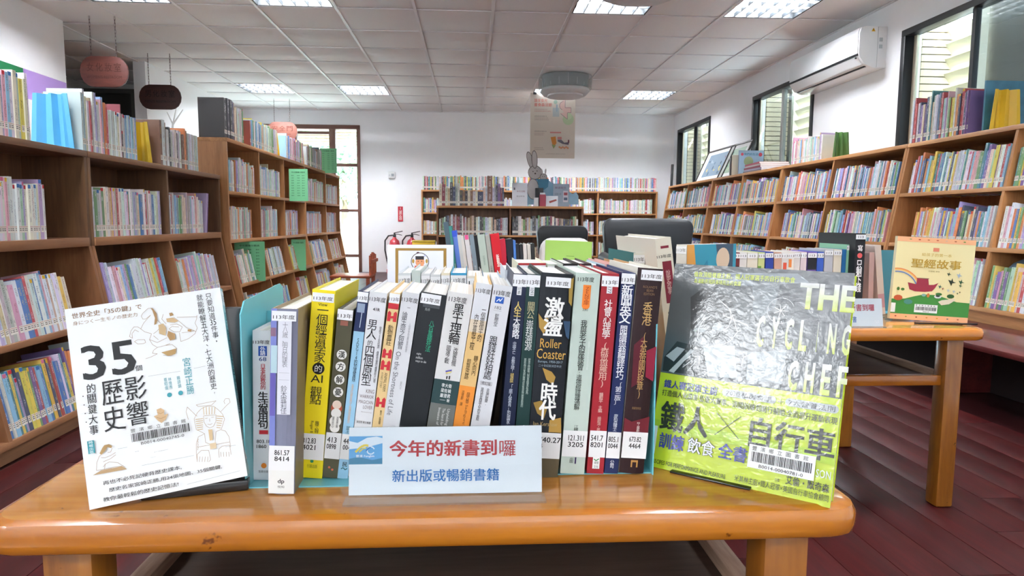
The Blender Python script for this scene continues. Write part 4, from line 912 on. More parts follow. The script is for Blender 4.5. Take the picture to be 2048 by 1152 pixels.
b = fbook('thick lilac-grey novel with a rounded spine and plain white foot, standing forward of the row', (544, 617, 597, 617, 538.5, 983, 590, 983), .657, '82859a', round_=.003, side='8a7a62', zb=TZ)
deco(b, [('band', 617, 889, 0, .22, '7c86c8'), ('band', 655, 672, .0, .2, '8a6a80'), ('band', 690, 745, .02, .26, 'b8d4dc'), ('band', 745, 830, .0, .2, '6a62b0'), ('band', 640, 827, .28, .80, 'e0e2ea'), ('v', '十八歲、明日的課表', 643, 733, .45, .66, '8a8c94'), ('line', [(.34, 744), (.74, 744)], .0002, '8a8c94'), ('line', [(.34, 758), (.74, 758)], .0002, '8a8c94'), ('v', '鈴木露莉佳', 769, 826, .42, .66, '6c6e78'), ('band', 889, 984, 0, 1, 'e6e8e4'), ('h', 'dp', 955, 966, .36, .62, '2a2a2a', .02), ('h', '悅知', 968, 973, .36, .62, '4a4a4a')],
     sticker=(621, 641, '113年度'), call=(889, 938, '861.57', '8414', .22, .8))
b = fbook('tall bright yellow book with a black round dot on its spine', (624, 577, 672, 583, 599, 954, 644, 956), Y0, 'efd91a', side='d8cc30')
deco(b, [('v', '一個經濟學家', 619, 725, .26, .76, '1a1a1a', .0), ('disc', 737, .0062, .5, '141414'), ('v', '的', 730, 744, .34, .66, 'f2f2e8'), ('h', 'AI', 750, 765, .2, .72, '1a1a1a'), ('v', '觀點', 773, 809, .22, .72, '1a1a1a', .004), ('v', '羅傑・柏特', 842, 866, .52, .7, '2a2a20'), ('r', 'Roger B', 842, 866, .3, .46, '2a2a20'), ('h', '行路出版', 928, 936, .3, .75, '6a6a18'), ('disc', 922, .0018, .5, '2a8a5a'), ('h', 'View', 606, 612, .3, .7, '3a3a20')],
     sticker=(586, 604, '113年度'), call=(867, 919, '312.83', '4021', .04, .62))
b = fbook('olive brown book with four round white character badges and a cartoon face', (675, 618, 708, 619, 645, 952, 675, 953), Y0, '55533f')
deco(b, [('disc', 709, .0052, .52, 'f0f0ea'), ('h', '漢', 702, 716, .3, .74, '1c1c18', .02), ('disc', 733, .0052, .52, 'f0f0ea'), ('h', '方', 726, 740, .3, .74, '1c1c18', .02), ('disc', 759, .0052, .52, 'f0f0ea'), ('h', '解', 752, 766, .3, .74, '1c1c18', .02), ('disc', 784, .0052, .52, 'f0f0ea'), ('h', '憂', 777, 791, .3, .74, '1c1c18', .02),
         ('disc', 816, .0058, .52, 'b8583e'), ('disc', 809, .0046, .52, 'e8d4c4'), ('disc', 826, .0052, .52, 'f0f0ea'), ('disc', 842, .0060, .52, 'f0f0ea'), ('disc', 855, .0050, .52, 'f0f0ea'), ('v', '透過中醫', 829, 858, .58, .72, '33332c'), ('v', '讓你的心', 829, 858, .3, .44, '33332c'), ('disc', 934, .0012, .4, 'd86a4a'), ('disc', 938, .0012, .62, 'd86a4a'), ('band', 641, 651, .25, .75, '9a6050')],
     sticker=(619, 640, '113年'), call=(865, 917, '413', '0898', .1, .72), sa=(0, 1))
b = fbook('slim book with navy top and light blue lower spine', (716, 583, 738, 583, 674, 957, 696, 957), Y0, '1d2c54')
deco(b, [('band', 663, 957, 0, 1, '9ccbe6'), ('v', 'SDG14的加減乘除', 676, 764, .35, .68, '2a3a4a', .01), ('v', '海洋科學家的人海環境報告', 768, 846, .34, .58, 'dcae88'), ('v', '葉王', 852, 866, .3, .7, '4a6a7a'), ('h', '民', 924, 933, .35, .8, '14242c', .02), ('line', [(.25, 938), (.45, 935), (.65, 939), (.85, 936)], .0009, '1c5a6a'), ('line', [(.6, 615), (.52, 655)], .0006, 'cfe0f0'), ('band', 607, 625, .1, .8, '8fa0b8')],
     sticker=(584, 604, '113年'), call=(868, 918, '445', '004', .2, .95), sa=(0, 1))
b = fbook('white psychology paperback with large black title between blue and red books', (739, 584, 775, 585, 708, 851, 744, 852), Y0, 'dfe1e4')
deco(b, [('h', '113年度', 594, 604, .04, .96, '181818', .006), ('h', '41R', 616, 622, .3, .7, '2a2a2a', .015), ('v', '男人', 640, 679, .1, .66, '1a1a1e'), ('v', '的', 681, 692, .22, .5, '1a1a1e'), ('v', '四個原型', 693, 771, .1, .66, '1a1a1e'), ('v', '榮格20年經典,價值百萬引爆男性心理', 645, 770, .78, .92, '3a3a40'), ('h', 'KING', 778, 786, .45, .92, '7a6a6a'), ('h', 'WARRIOR', 789, 797, .12, .92, '7a6a6a'), ('h', 'MAGICIAN', 800, 808, .1, .92, '7a6a6a'), ('h', 'LOVER', 810, 818, .38, .92, '7a6a6a'), ('h', 'Rediscovering the Archetypes', 822, 826, .3, .92, '9a8a8a'), ('h', '海苔熊 專文推薦', 842, 847, .1, .92, '2a2a2a')])
b = fbook('narrow cream book with red fence shapes on its spine', (779, 585, 802, 586, 745, 850, 765.5, 850), Y0, 'e6c890')
def fence(y0, y1): return ('shape', [(.05, y1), (.05, y0+4), (.2, y0), (.38, y0+4), (.38, (y0+y1)/2), (.62, (y0+y1)/2-1), (.62, y0+4), (.8, y0), (.95, y0+4), (.95, y1), (.62, y1), (.62, (y0+y1)/2+4), (.38, (y0+y1)/2+4), (.38, y1)], 'c8303c')
deco(b, [('band', 607, 618, 0, 1, 'c8303c'), fence(622, 643), ('v', '動物農莊', 650, 691, .25, .75, '3a2a1a'), fence(697, 716), fence(720, 740), ('r', 'ANIMAL FARM', 745, 782, .52, .8, '4a3a20'), ('r', 'A FAIRY STORY', 745, 776, .2, .4, '4a3a20'), fence(794, 814), ('v', '喬治・歐威爾', 820, 848, .55, .75, '4a3a20')], sticker=(587, 606, '113年'), sa=(0, 1))
b = fbook('white book with a slim grey title and an English title running down its spine', (803, 585, 841, 586, 766, 850, 798, 850), Y0, 'd9dbde')
deco(b, [('h', '113年度', 595, 605, .03, .97, '181818', .006), ('v', '論生命之短暫', 624, 699, .18, .5, '5a5c62'), ('r', 'On the Shortness of Life', 704, 831, .16, .46, '6a6c72'), ('v', '一', 612, 619, .42, .6, '5a5c62'), ('v', '人類歷史中最珍貴的智慧', 618, 730, .66, .78, '9a9ca2'), ('v', '塞內卡', 740, 800, .66, .78, '9a9ca2')])
b = fbook('thick black hardback with a small green title beside the white English title book', (842, 586, 894, 588, 799, 850, 853, 850), Y0, '22262a', side='1a1c1e')
deco(b, [('v', '八百萬種死法', 641, 703, .5, .7, '2f9a78', .01), ('h', 'eight', 707, 712, .2, .38, 'd8d8d8'), ('h', 'million', 714, 719, .2, .46, 'd8d8d8'), ('h', 'ways to die', 721, 727, .2, .62, 'd8d8d8'), ('band', 610, 616, .15, .8, '4a4e52'), ('h', '馬修', 617, 623, .25, .45, '9aa0a0')], sticker=(589, 609, '113年度'), sa=(.03, .8))
b = fbook('thick white book with a heavy black title and a dark green band with author names', (895, 585, 948, 587, 854, 850, 906, 850), Y0, 'dcdcda')
deco(b, [('h', '113年度', 594, 606, .08, .78, '181818', .006), ('v', '黑土埋輪', 608, 688, .3, .74, '181818', .012), ('v', '改變烏俄', 694, 731, .56, .74, '2c2c2c'), ('v', '國運之戰', 692, 728, .28, .46, '2c2c2c'), ('band', 760, 808, 0, 1, '2c4648'), ('h', '李大衛', 767, 775, .32, .72, 'eef0ee', .01), ('h', '梁佐禎', 777, 785, .32, .72, 'eef0ee', .01), ('h', '嚴澄君', 787, 795, .32, .72, 'eef0ee', .01), ('line', [(.34, 800), (.55, 800)], .0003, 'eef0ee'), ('h', '著', 797, 803, .6, .72, 'eef0ee'),
         ('band', 808, 860, 0, 1, '6c706c'), ('r', 'Unyielding:', 816, 850, .66, .8, 'd8dad6'), ('r', 'The Search for', 816, 850, .5, .62, 'd8dad6'), ('r', 'Invasion of', 816, 850, .34, .44, 'd8dad6'), ('shape', [(.38, 742), (.62, 738), (.62, 741), (.4, 745)], '5a5ab4'), ('shape', [(.4, 745), (.62, 741), (.62, 744), (.42, 748)], 'e4dc8a'), ('band', 752, 758, .45, .5, '222222'), ('band', 751, 758, .55, .6, '222222')])
b = fbook('book with a white top, tan middle and orange lower spine', (951, 567, 986, 570, 907, 850, 938, 850), Y0, 'e2bd7e')
deco(b, [('band', 567, 640, 0, 1, 'dde0e4'), ('band', 640, 665, 0, 1, 'e0d2ba'), ('h', '113年度', 577, 587, .05, .95, '181818', .006), ('v', '一個瑜伽士的', 615, 685, .6, .88, '2a221a'), ('v', '內在喜悅工程', 628, 700, .22, .5, '2a221a'), ('v', '轉心向內', 710, 750, .6, .86, '4a3a1a'), ('v', '即是出路', 719, 759, .2, .46, '4a3a1a'), ('band', 772, 860, 0, 1, 'e8913a'), ('v', '薩古魯', 784, 806, .52, .74, '4a2a10'), ('v', '項慧齡 譯', 782, 812, .2, .36, '4a2a10'), ('r', 'Sadhguru', 808, 848, .52, .72, '7a4a20')])
b = fbook('white money book with a small blue square emblem near the top', (987, 570, 1026, 572, 941, 850, 980, 850), Y0, 'dadce0')
deco(b, [('h', '113年度', 581, 592, .08, .95, '181818', .006), ('band', 594, 607, .2, .66, '2a5fb8'), ('line', [(.28, 604), (.42, 598), (.46, 603), (.58, 596)], .0008, 'e8f0ff'), ('h', '182', 613, 619, .25, .6, '6a6c70'), ('line', [(.2, 622), (.62, 622)], .0002, '8a8c90'), ('v', '藍學堂', 628, 653, .32, .54, '6a6c70'), ('v', '跟錢好好相處', 673, 759, .24, .66, '1e1e22'), ('h', '〔修訂版〕', 763, 771, .15, .75, '3a3a3e'), ('v', '幸福的關鍵,', 776, 810, .52, .68, '4a4a4e'), ('v', '是找到金錢與人生的平衡點', 776, 842, .22, .38, '4a4a4e')])
b = fbook('thin dark brown book pushed back beside the navy book', (1032, 572, 1044, 572, 984, 850, 1000, 850), .735, '3c332c')
deco(b, [])
b = fbook('slim navy book with a gold and white title', (1028, 547, 1054, 548, 1001, 850, 1031, 850), Y0, '18223e')
deco(b, [('band', 573, 590, .34, .68, 'e6e8ea'), ('r', '5146', 575, 588, .4, .62, '1a1a1a'), ('v', '人生', 603, 633, .25, .78, 'd8c070', .012), ('v', '大策略', 634, 677, .25, .78, 'e6e8ea', .012), ('v', '中國不亡,是無天理!', 683, 744, .36, .62, 'c8d0dc'), ('v', '胡適談', 746, 765, .36, .62, 'd8c070'), ('v', '「病人膏肓」的國家', 768, 848, .36, .62, 'c8d0dc')], sticker=(549, 573, '113年'), sa=(0, 1))
b = fbook('slim dark green book with a pale title next to the map book', (1055, 548, 1081, 549, 1031, 850, 1059, 850), Y0, '1b3a38')
deco(b, [('band', 574, 592, .25, .62, 'e6e8ea'), ('r', '1093', 576, 590, .32, .56, '1a1a1a'), ('v', '關公', 604, 638, .2, .74, 'b8b088', .008), ('v', '崇拜溯源', 640, 701, .2, .74, 'd6dcd8', .008), ('v', '從手持關刀到身騎赤兔馬', 708, 796, .55, .74, 'b8c8c0'), ('v', '那些你以為的關羽形象居然都是假的', 708, 823, .24, .42, 'b8c8c0')], sticker=(550, 574, '113年'), sa=(0, 1))
b = fbook('thick black hardback with gold map patches and big white title characters', (1083, 546, 1147, 547, 1058, 850, 1124, 850), Y0, '1b2027', round_=.003, side='2a2c2a')
deco(b, [('shape', [(.0, 628), (.16, 640), (.3, 632), (.34, 650), (.2, 668), (.05, 655)], 'b08c44'), ('shape', [(.86, 560), (1, 552), (1, 610), (.9, 602)], 'a0843c'), ('shape', [(.78, 640), (1, 640), (1, 676), (.9, 670)], '2c4a66'), ('shape', [(.25, 735), (.55, 742), (.68, 752), (.62, 768), (.4, 758)], 'b08c44'), ('shape', [(.05, 805), (.3, 800), (.5, 815), (.42, 835), (.2, 826)], '9a7c3a'), ('shape', [(.6, 838), (.95, 832), (1, 862), (.6, 862)], 'b08c44'),
         ('v', '激盪', 594, 671, .18, .78, 'f2f2ee', .03), ('h', 'Roller', 677, 695, .12, .78, 'd0a450', .004), ('h', 'Coaster', 697, 717, .04, .94, 'd0a450', .004), ('h', 'Europe, 1950-2017', 720, 726, .1, .86, '9ab0c0'), ('h', '二十世紀歐洲百年史', 728, 733, .12, .84, '8a9aa8'), ('v', '時代', 763, 838, .24, .78, 'f2f2ee', .03), ('h', 'Ian Kershaw', 842, 850, .1, .85, 'b09a68'), ('shape', [(0, 915), (1, 912), (1, 952), (0, 952)], '5a5038')],
     sticker=(554, 574, '113年度'), sa=(.15, .92), call=(863, 914, '740.27', '4', .3, 1.0))
b = fbook('thick pale green paperback with an orange rounded badge', (1150, 546, 1203, 547, 1121, 948, 1167, 951), Y0, 'c0d0c6')
deco(b, [('h', '113年度', 554, 564, .1, .76, '181818', .006), ('band', 570, 610, .34, .66, 'ee8430'), ('disc', 611, .0042, .5, 'ee8430'), ('v', 'ZEN文庫', 574, 610, .4, .62, 'b04a1a', .006), ('h', '330', 617, 622, .38, .6, '4a5a50'), ('v', '我與老子的座談會', 640, 741, .35, .62, '141c18', .008), ('v', ':道德經詳譯通解', 744, 820, .35, .58, '1c241f'), ('v', '將兩千多年的智慧為你解', 640, 780, .72, .8, 'd6e0da'), ('v', '江緒', 850, 862, .42, .6, '2a3430'), ('v', '出版', 915, 926, .34, .5, '3a4440'), ('band', 914, 927, .56, .62, '3a2a5a')],
     call=(861, 913, '121.311', '3205', .22, .86))
b = fbook('deep red psychology textbook with a white call label', (1204, 546, 1239, 548, 1173, 949, 1206.5, 951), Y0, 'a02430')
deco(b, [('band', 573, 587, .34, .66, 'e8e8ea'), ('r', '177', 574, 586, .4, .6, '1a1a1a'), ('v', '社會心理學', 599, 677, .26, .74, 'f0e8e4', .01), ('v', '(群眾與應用)', 685, 775, .26, .74, 'e2b8a8', .008), ('v', '鍾毅平 主編', 785, 825, .38, .62, 'e8c8bc'), ('v', '楊碧濤・著', 833, 862, .38, .6, 'e0b0a4'), ('band', 914, 937, .3, .72, 'eef0ee'), ('h', '揚智', 922, 928, .38, .66, '2a2a2a'), ('h', '文化', 930, 936, .38, .66, '2a2a2a'), ('line', [(.36, 918), (.5, 921), (.66, 917)], .001, '2a8a4a')], sticker=(552, 573, '113年'), sa=(0, 1), call=(861, 914, '541.7', '8201'))
b = fbook('navy English translation textbook with bold white characters', (1243, 545, 1272, 546, 1208, 950, 1235, 952), Y0, '1c2956')
deco(b, [('v', '新聞英文', 569, 647, .1, .92, 'f0f2f4', .02), ('v', '閱讀與翻譯技巧', 651, 759, .22, .78, 'e6e8ee', .01), ('v', '〔第三版〕', 764, 810, .26, .72, 'e0e4ea'), ('v', '廖柏森博士', 828, 862, .34, .64, 'd0d6e2'), ('v', '公司', 920, 936, .36, .66, 'e8eaf0', .01)], sticker=(547, 568, '113年'), sa=(0, 1), call=(864, 916, '805.1', '0044'))
b = fbook('thick dark maroon hardback at the right end of the row', (1274, 535, 1328, 538, 1238, 950, 1285, 951), Y0, '2a1418', round_=.0028, side='d8d4c8')
deco(b, [('shape', [(.1, 690), (.45, 672), (.55, 760), (.15, 775)], '5a1a28'), ('shape', [(.62, 700), (1, 690), (1, 760), (.68, 752)], '8a1c38'), ('shape', [(0, 835), (.3, 842), (1, 830), (1, 864), (0, 864)], '6a1c28'), ('h', "ROLAND'S", 571, 576, .25, .8, '8a6a4a'), ('h', 'BEAN', 578, 583, .4, .66, '8a6a4a'), ('h', 'EDITION', 585, 590, .3, .72, '8a6a4a'), ('v', '香港', 603, 650, .32, .7, 'c8a468', .004), ('v', '(大英帝國的終章)', 664, 796, .36, .62, 'c09a62'), ('h', '典藏增修版', 812, 818, .26, .62, '8a6c44'), ('v', '珍・莫里斯', 842, 862, .5, .66, 'e0d8d0'), ('shape', [(.42, 918), (.7, 918), (.7, 932), (.64, 932), (.64, 922), (.48, 922), (.48, 932), (.42, 932)], 'b88a4a')],
     sticker=(540, 560, '113年度'), sa=(.12, .97), call=(862, 914, '673.82', '4464', .26, .74))
FOOT = 0

# ------------------------------------------------------------------ clear sign holder with the printed card
M_ACR = glassmat('clear_acrylic', 'f6f8f8', .02); M_CARD = plain('white_card', 'e8edf4', .35, coat=.6, var=.01)
def sign(q, Yb, Yt, foot, label):
    A_, B_ = onY(q[0], q[3], Yb), onY(q[2], q[3], Yb); T_ = onY(q[0], q[1], Yt); x0, x1 = A_.x, B_.x; hh = math.hypot(T_.z-TZ-.002, Yt-Yb); tilt = math.atan2(Yt-Yb, T_.z-TZ)
    t = empty('sign_holder', label, 'sign', (0, 0, 0)); M = Matrix.Translation((x0, Yb, TZ+.0018)) @ Matrix.Rotation(-tilt, 4, 'X'); t.matrix_world = M; w = x1-x0
    bx('insert_card', (.0002, 0, 0), (w-.0002, .0005, hh), M_CARD, t); bx('clear_panel', (0, -.0024, 0), (w, -.0006, hh+.001), M_ACR, t, bevel=.0005)
    inv = Matrix.Rotation(tilt, 4, 'X') @ Matrix.Identity(4)
    MB().prism([(-.002, -.0016), (-.002-foot, -.0016), (-.002-foot, .0002), (-.002, .0002)], 'X', -.002, w+.002).build('clear_foot', M_ACR, t, M=Matrix.Rotation(tilt, 4, 'X'))
    pr = Print((0, 0, 0), (1, 0, 0), (0, 0, 1), (0, -1, 0)); pr.n = .0002; return t, pr, w, hh
t, pr, w, h = sign((697, 855, 1084, 991), .645, .655, .021, 'clear sign holder with a red and blue Chinese notice, in front of the row')
U = lambda x: w*(x-78)/(1928-78); V = lambda y: h*(722-y)/(722-60)
pr.rect(U(80), V(420), U(395), V(145), '5ea6dc'); pr.lift(); pr.shape([(U(80), V(190)), (U(160), V(210)), (U(250), V(160)), (U(340), V(150)), (U(395), V(165)), (U(395), V(215)), (U(300), V(240)), (U(200), V(260)), (U(80), V(270))], 'dfe8f2'); pr.shape([(U(80), V(420)), (U(80), V(365)), (U(170), V(345)), (U(300), V(380)), (U(395), V(360)), (U(395), V(420))], '3f84a8'); pr.lift()
pr.line([(U(140), V(300)), (U(190), V(250)), (U(230), V(232)), (U(262), V(238))], .0022, 'e6cc4c'); pr.line([(U(175), V(300)), (U(215), V(262)), (U(240), V(262))], .0012, 'e6cc4c'); pr.arc(U(285), V(285), .0036, 20, 330, .0012, 'dfeaf4', 14); pr.line([(U(240), V(290)), (U(262), V(262)), (U(285), V(255))], .0012, '2f6fb8')
pr.text('豐濱 Fengbin', U(145), V(356), U(320), V(325), 'f4f6f8', wt=.015)
pr.text('今年的新書到', U(462), V(352), U(1490), V(190), 'b8242c', wt=.03); pr.text('囉', U(1515), V(360), U(1672), V(205), 'b8242c', wt=.006); pr.text('新出版或暢銷書籍', U(490), V(600), U(1512), V(478), '2e74bc', wt=.016)
pr.done('lettering', t)

# ------------------------------------------------------------------ books behind the front row
def rbook(label, xl, xr, yt, Y, col, group, side=None, lean=0., d=.14, items=(), sticker='113年', ink=None, zb=TZ, st=(1.5, 26), h=None, film=True, yaw=0, face=None):
    TL_, TR_ = onY(xl, yt, Y), onY(xr, yt, Y); L = (TL_.z-zb) if h is None else h; dx = L*math.tan(lean)
    a = project((TL_.x-dx, Y, TL_.z-L)); b_ = project((TR_.x-dx, Y, TR_.z-L))
    bk = fbook(label, (xl, yt, xr, yt, a[0], a[1], b_[0], b_[1]), Y, col, d=d, side=side, group=group, zb=zb, film=film); o, pr, v, w, h_ = bk; k = 1345/Y/1345
    its = list(items)
    p = Print(pr.O, pr.U, pr.V, pr.N); p.n = .0009
    if sticker:
        t0, t1 = h_-.003*1, h_-.016; p.rect(0, t1, w, t0, 'eceef0'); p.lift(); p.text(sticker, w*.06, t1+.003, w*.94, t1+.0095, '1a1a1a', wt=.006); p.done('year_label', o)
    for it in its:
        kd, t_, f0, f1, a_, b2, c_ = it[:7]
        if kd == 'band': pr.rect(w*a_, h_*f0, w*b2, h_*f1, c_); pr.lift()
        else: pr.text(t_, w*a_, h_*f0, w*b2, h_*f1, c_, mode=kd, wt=it[7] if len(it) > 7 else 0)
    pr.done('lettering', o)
    if yaw:
        o.matrix_world = o.matrix_world @ Matrix.Rotation(yaw, 4, 'Z')
    return bk
G2 = 'new books standing in the second row'
rbook('white book at the left end of the second row', 796, 822, 546, .872, 'd2d8dc', G2, sticker='113年度', items=[('v', '經濟學', .45, .8, .3, .7, '1a1a1a')])
rbook('pale sage book marked with two dark red characters in the second row', 823, 841, 541, .872, 'c4d0cc', G2, sticker=None, items=[('h', '學習', .84, .9, .2, .8, '6a2a34', .02), ('h', '共讀', .79, .815, .2, .8, '7a8a88'), ('band', '', .0, .76, 0, 1, 'a8c0b0')])
rbook('white book with black circles under its year label, second row', 842, 860, 547, .872, 'd8dadc', G2, items=[('band', '', .84, .90, .1, .9, '2a2c30')])
rbook('white and black book beside the striped spine, second row', 861, 881, 549, .872, 'd4d6d8', G2, items=[('band', '', .0, .88, 0, 1, '22252a')])
rbook('book with a black and cream striped spine, second row', 882, 900, 546, .872, 'e8e0c8', G2, items=[('band', '', .9-k*.028, .914-k*.028, 0, 1, '2a2a2c') for k in range(14)])
rbook('bright blue book in the second row', 901, 933, 546, .872, '3a98c4', G2, sticker='113年度', items=[('h', '十', .78, .86, .4, .7, '14506e')])
rbook('beige paperback behind the white-topped tan book, second row', 934, 965, 552, .872, 'ddd8cc', G2, sticker='113', items=[('v', '島嶼', .6, .84, .35, .65, '7a6a4a')])
rbook('pale blue spined book, low behind the money book', 967, 1004, 556, .872, 'b4c8dc', G2, sticker=None)
rbook('small silver-grey book behind the navy book top', 1010, 1026, 540, .80, 'c8ced4', G2, sticker=None)
G3 = 'new books in the row behind the navy and red books'
rbook('white and yellow book with a red top edge behind the map book', 1036, 1092, 526, .90, 'e4e0c4', G3, sticker='113年度', items=[('band', '', .97, 1.0, 0, 1, 'b02c34')])
rbook('sage patterned book behind the map book', 1095, 1126, 528, .90, 'c8d0c4', G3)
rbook('black book behind the pale green paperback', 1127, 1156, 527, .90, '1c1a1e', G3)
rbook('dark plum book behind the pale green paperback', 1158, 1183, 527, .90, '35181f', G3)
rbook('pale sky blue book behind the red textbook', 1185, 1210, 530, .90, 'b4ccd8', G3, sticker=None)
rbook('thin pink book behind the red textbook', 1212, 1228, 527, .90, 'dca8a0', G3, sticker=None)
rbook('tan covered book behind the navy textbook', 1250, 1274, 528, .86, 'b88c5c', G3, sticker=None)
rbook('white spined teal book with a yellow foot, above the navy textbook', 1267, 1290, 506, 1.02, 'dcdcd0', G3, side='1f6c6c', d=.19, items=[('band', '', .82, .9, .3, 1, 'd8c83a')], sticker='113年')
bk = rbook('tall cream book with a maroon title panel, leaning behind the maroon hardback', 1309, 1342, 476, .95, 'd9d4c6', G3, lean=-.14, d=.26, h=.262, sticker=None,
           items=[('h', '113年度', .885, .905, .0, .9, '2a2a2a', .01), ('band', '', .94, .955, .3, .8, '7c1c34'), ('band', '', .62, .865, .3, .86, '7c1c34'), ('v', '說史故事', .655, .83, .45, .72, 'd8b8b4'), ('v', '佳美的腳蹤', .32, .59, .3, .9, '2c2c2a')])
# the book laid open-faced: teal cover of the yellow-foot book's neighbour
# small picture book with a bird on its teal cover, turned to show it
o = rbook('white spined book showing its teal cover with an orange bird', 1353, 1378, 489, 1.18, 'dcdad2', G3, d=.15, sticker='113年', items=[('v', '飛鳥集', .5, .88, .3, .7, '2a2a2a')], yaw=R(-55))
M_TEALC = plain('teal_cover', '3aa0b4', .4, coat=.4, var=.2, scale=12)
bo, _, _, w, h_ = o; pr = Print((w, 0, 0), (0, 1, 0), (0, 0, 1), (1, 0, 0)); pr.n = .0006
pr.rect(0, 0, .15, h_, '2f9cb6'); pr.lift(); pr.shape([(0, h_*.5), (0, h_), (.02, h_), (.028, h_*.8), (.02, h_*.6)], 'e2a24a'); pr.shape([(.03, h_*.75), (.06, h_*.88), (.085, h_*.55), (.06, h_*.5)], '1c86a4'); pr.shape([(.085, h_), (.14, h_), (.14, h_*.6), (.12, h_*.5), (.10, h_*.7)], '3a5468')
pr.disc(.108, h_*.88, .021, 'e8ceb0'); pr.lift(); pr.rect(.098, h_*.70, .106, h_*.82, 'e8e0c0'); pr.shape([(.1, h_*.3), (.125, h_*.72), (.145, h_*.3)], '2a94b8'); pr.done('cover_picture', bo)

# ------------------------------------------------------------------ second table: row of books, sign, ark picture book
G4 = 'books standing on the second table'
rows = [(1466, 1480, '6a2a2c', 'maroon book with a black foot, first of the second table row', 505, 0), (1480, 1494, 'dad8d4', 'white book next to the maroon one on the second table', 505, 0), (1495, 1516, 'd8d4c4', 'wide cream book near the left of the second table row', 505, 0), (1517, 1530, 'c4d08c', 'white and lime green striped book on the second table', 505, 0),
        (1531, 1547, '28409a', 'royal blue book with a black top on the second table', 504, -.03), (1548, 1563, 'c8a08c', 'salmon pink book leaning against the royal blue one', 505, -.06), (1564, 1577, 'dcdad6', 'white book with a red block on the second table', 505, 0), (1577, 1589, 'e0dcd2', 'white book with an orange corner on the second table', 505, 0),
        (1589, 1601, 'd4d0cc', 'slim pale grey book mid-row on the second table', 504, 0), (1602, 1614, 'd8c8cc', 'slim rosy white book mid-row on the second table', 504, 0), (1616, 1634, '7058a8', 'violet book with a black top band on the second table', 504, 0), (1635, 1648, '3458b4', 'mid blue book beside the violet one on the second table', 504, 0),
        (1650, 1667, 'b8bcc4', 'grey book with vertical title 人生 on the second table', 499, 0), (1668, 1684, 'dcd6c4', 'cream book beside the grey one on the second table', 499, 0), (1685, 1693, '2468a0', 'thin blue book between cream and mint ones', 499, 0), (1694, 1707, '8cc4a4', 'mint green book beside the tall black one', 489, 0)]
for xl, xr, c, lab, yt, ln in rows:
    lum = sum(srgb(c)); ti = {1466: [('band', '', .6, .8, .1, .9, '2a1418')], 1531: [('v', '藍海', .3, .7, .3, .7, 'e0e4f0')], 1564: [('band', '', .62, .85, .25, .8, 'cc5038')], 1577: [('band', '', .78, .9, .1, .6, 'e08848'), ('v', '好癢的書', .2, .7, .3, .75, '2a2a2a')], 1616: [('band', '', .74, .94, 0, 1, '1a1a22'), ('v', '心願', .15, .45, .35, .65, 'c8b8e8')],
          1517: [('band', '', .3, .8, .0, .5, '6a9a3c')], 1548: [('band', '', .45, .7, .3, .7, 'c04a48')], 1650: [('v', '人生的', .2, .7, .25, .75, '2c3040')], 1685: [('v', '藍與白', .2, .7, .2, .8, 'd8ecf4')], 1694: [('v', '雙囍', .2, .4, .3, .7, '1c4a34')]}.get(xl, [('v', '讀書', .3, .62, .3, .7, '6a6a6c' if lum > .9 else 'e8e8e8')])
    rbook(lab, xl, xr, yt, 1.83, c, G4, lean=ln, d=.15, items=ti, sticker='113' if xl != 1685 else None)
rbook('tall black book with a bold white title and a red dot', 1712, 1732, 467, 1.80, '17191d', G4, d=.2, sticker='113', items=[('v', '寫', .80, .87, .25, .75, 'f0f0f0', .02), ('h', '●', .72, .78, .25, .75, 'd85a5a'), ('v', '只剩下錢', .33, .70, .2, .8, 'f0f0f0', .02), ('band', '', .1, .24, 0, 1, '7c2430')])
rbook('white spined book with a pink foot, leaning at the end of the second table row', 1749, 1762, 491, 1.92, 'd8ccc4', G4, lean=-.13, sticker=None, items=[('band', '', .1, .3, 0, 1, 'c89aa0')], d=.15)
rbook('pink spined book in front of the teal bookend', 1739, 1749, 505, 1.90, 'c8a8a4', G4, lean=-.03, sticker=None, d=.15)
M_TEALD = plain('deep_teal_enamel', '3b7f8e', .35, coat=.3)
def tbookend(lab, xl, xr, yt, Y):
    a, b_ = onY(xl, yt, Y), onY(xr, yt, Y); w = b_.x-a.x; h = a.z-TZ; t = empty('bookend', lab, 'bookend', (a.x, Y, TZ), group='teal bookends on the second table')
    MB().prism([(0, 0), (w, 0), (w-.004, h-.006), (w-.012, h), (.012, h), (.004, h-.006)], 'Y', 0, .0016).build('upright_plate', M_TEALD, t, smooth=True); bx('foot', (.006, -.09, 0), (w-.006, -.0002, .0014), M_TEALD, t)
tbookend('deep teal bookend plate behind the ark picture book', 1752, 1796, 500, 2.0); tbookend('narrow deep teal bookend beside the tall black book', 1728, 1744, 508, 1.96)
t, pr, w, h = sign((1652, 597, 1767, 648), 1.69, 1.705, .018, 'small clear sign holder on the second table, partly behind the cycling book')
pr.text('今年的新書到囉', w*.1, h*.55, w*.86, h*.80, 'b8304a', wt=.02); pr.text('兒童新版書', w*.15, h*.14, w*.54, h*.36, '3a66ac', wt=.012); pr.done('lettering', t)
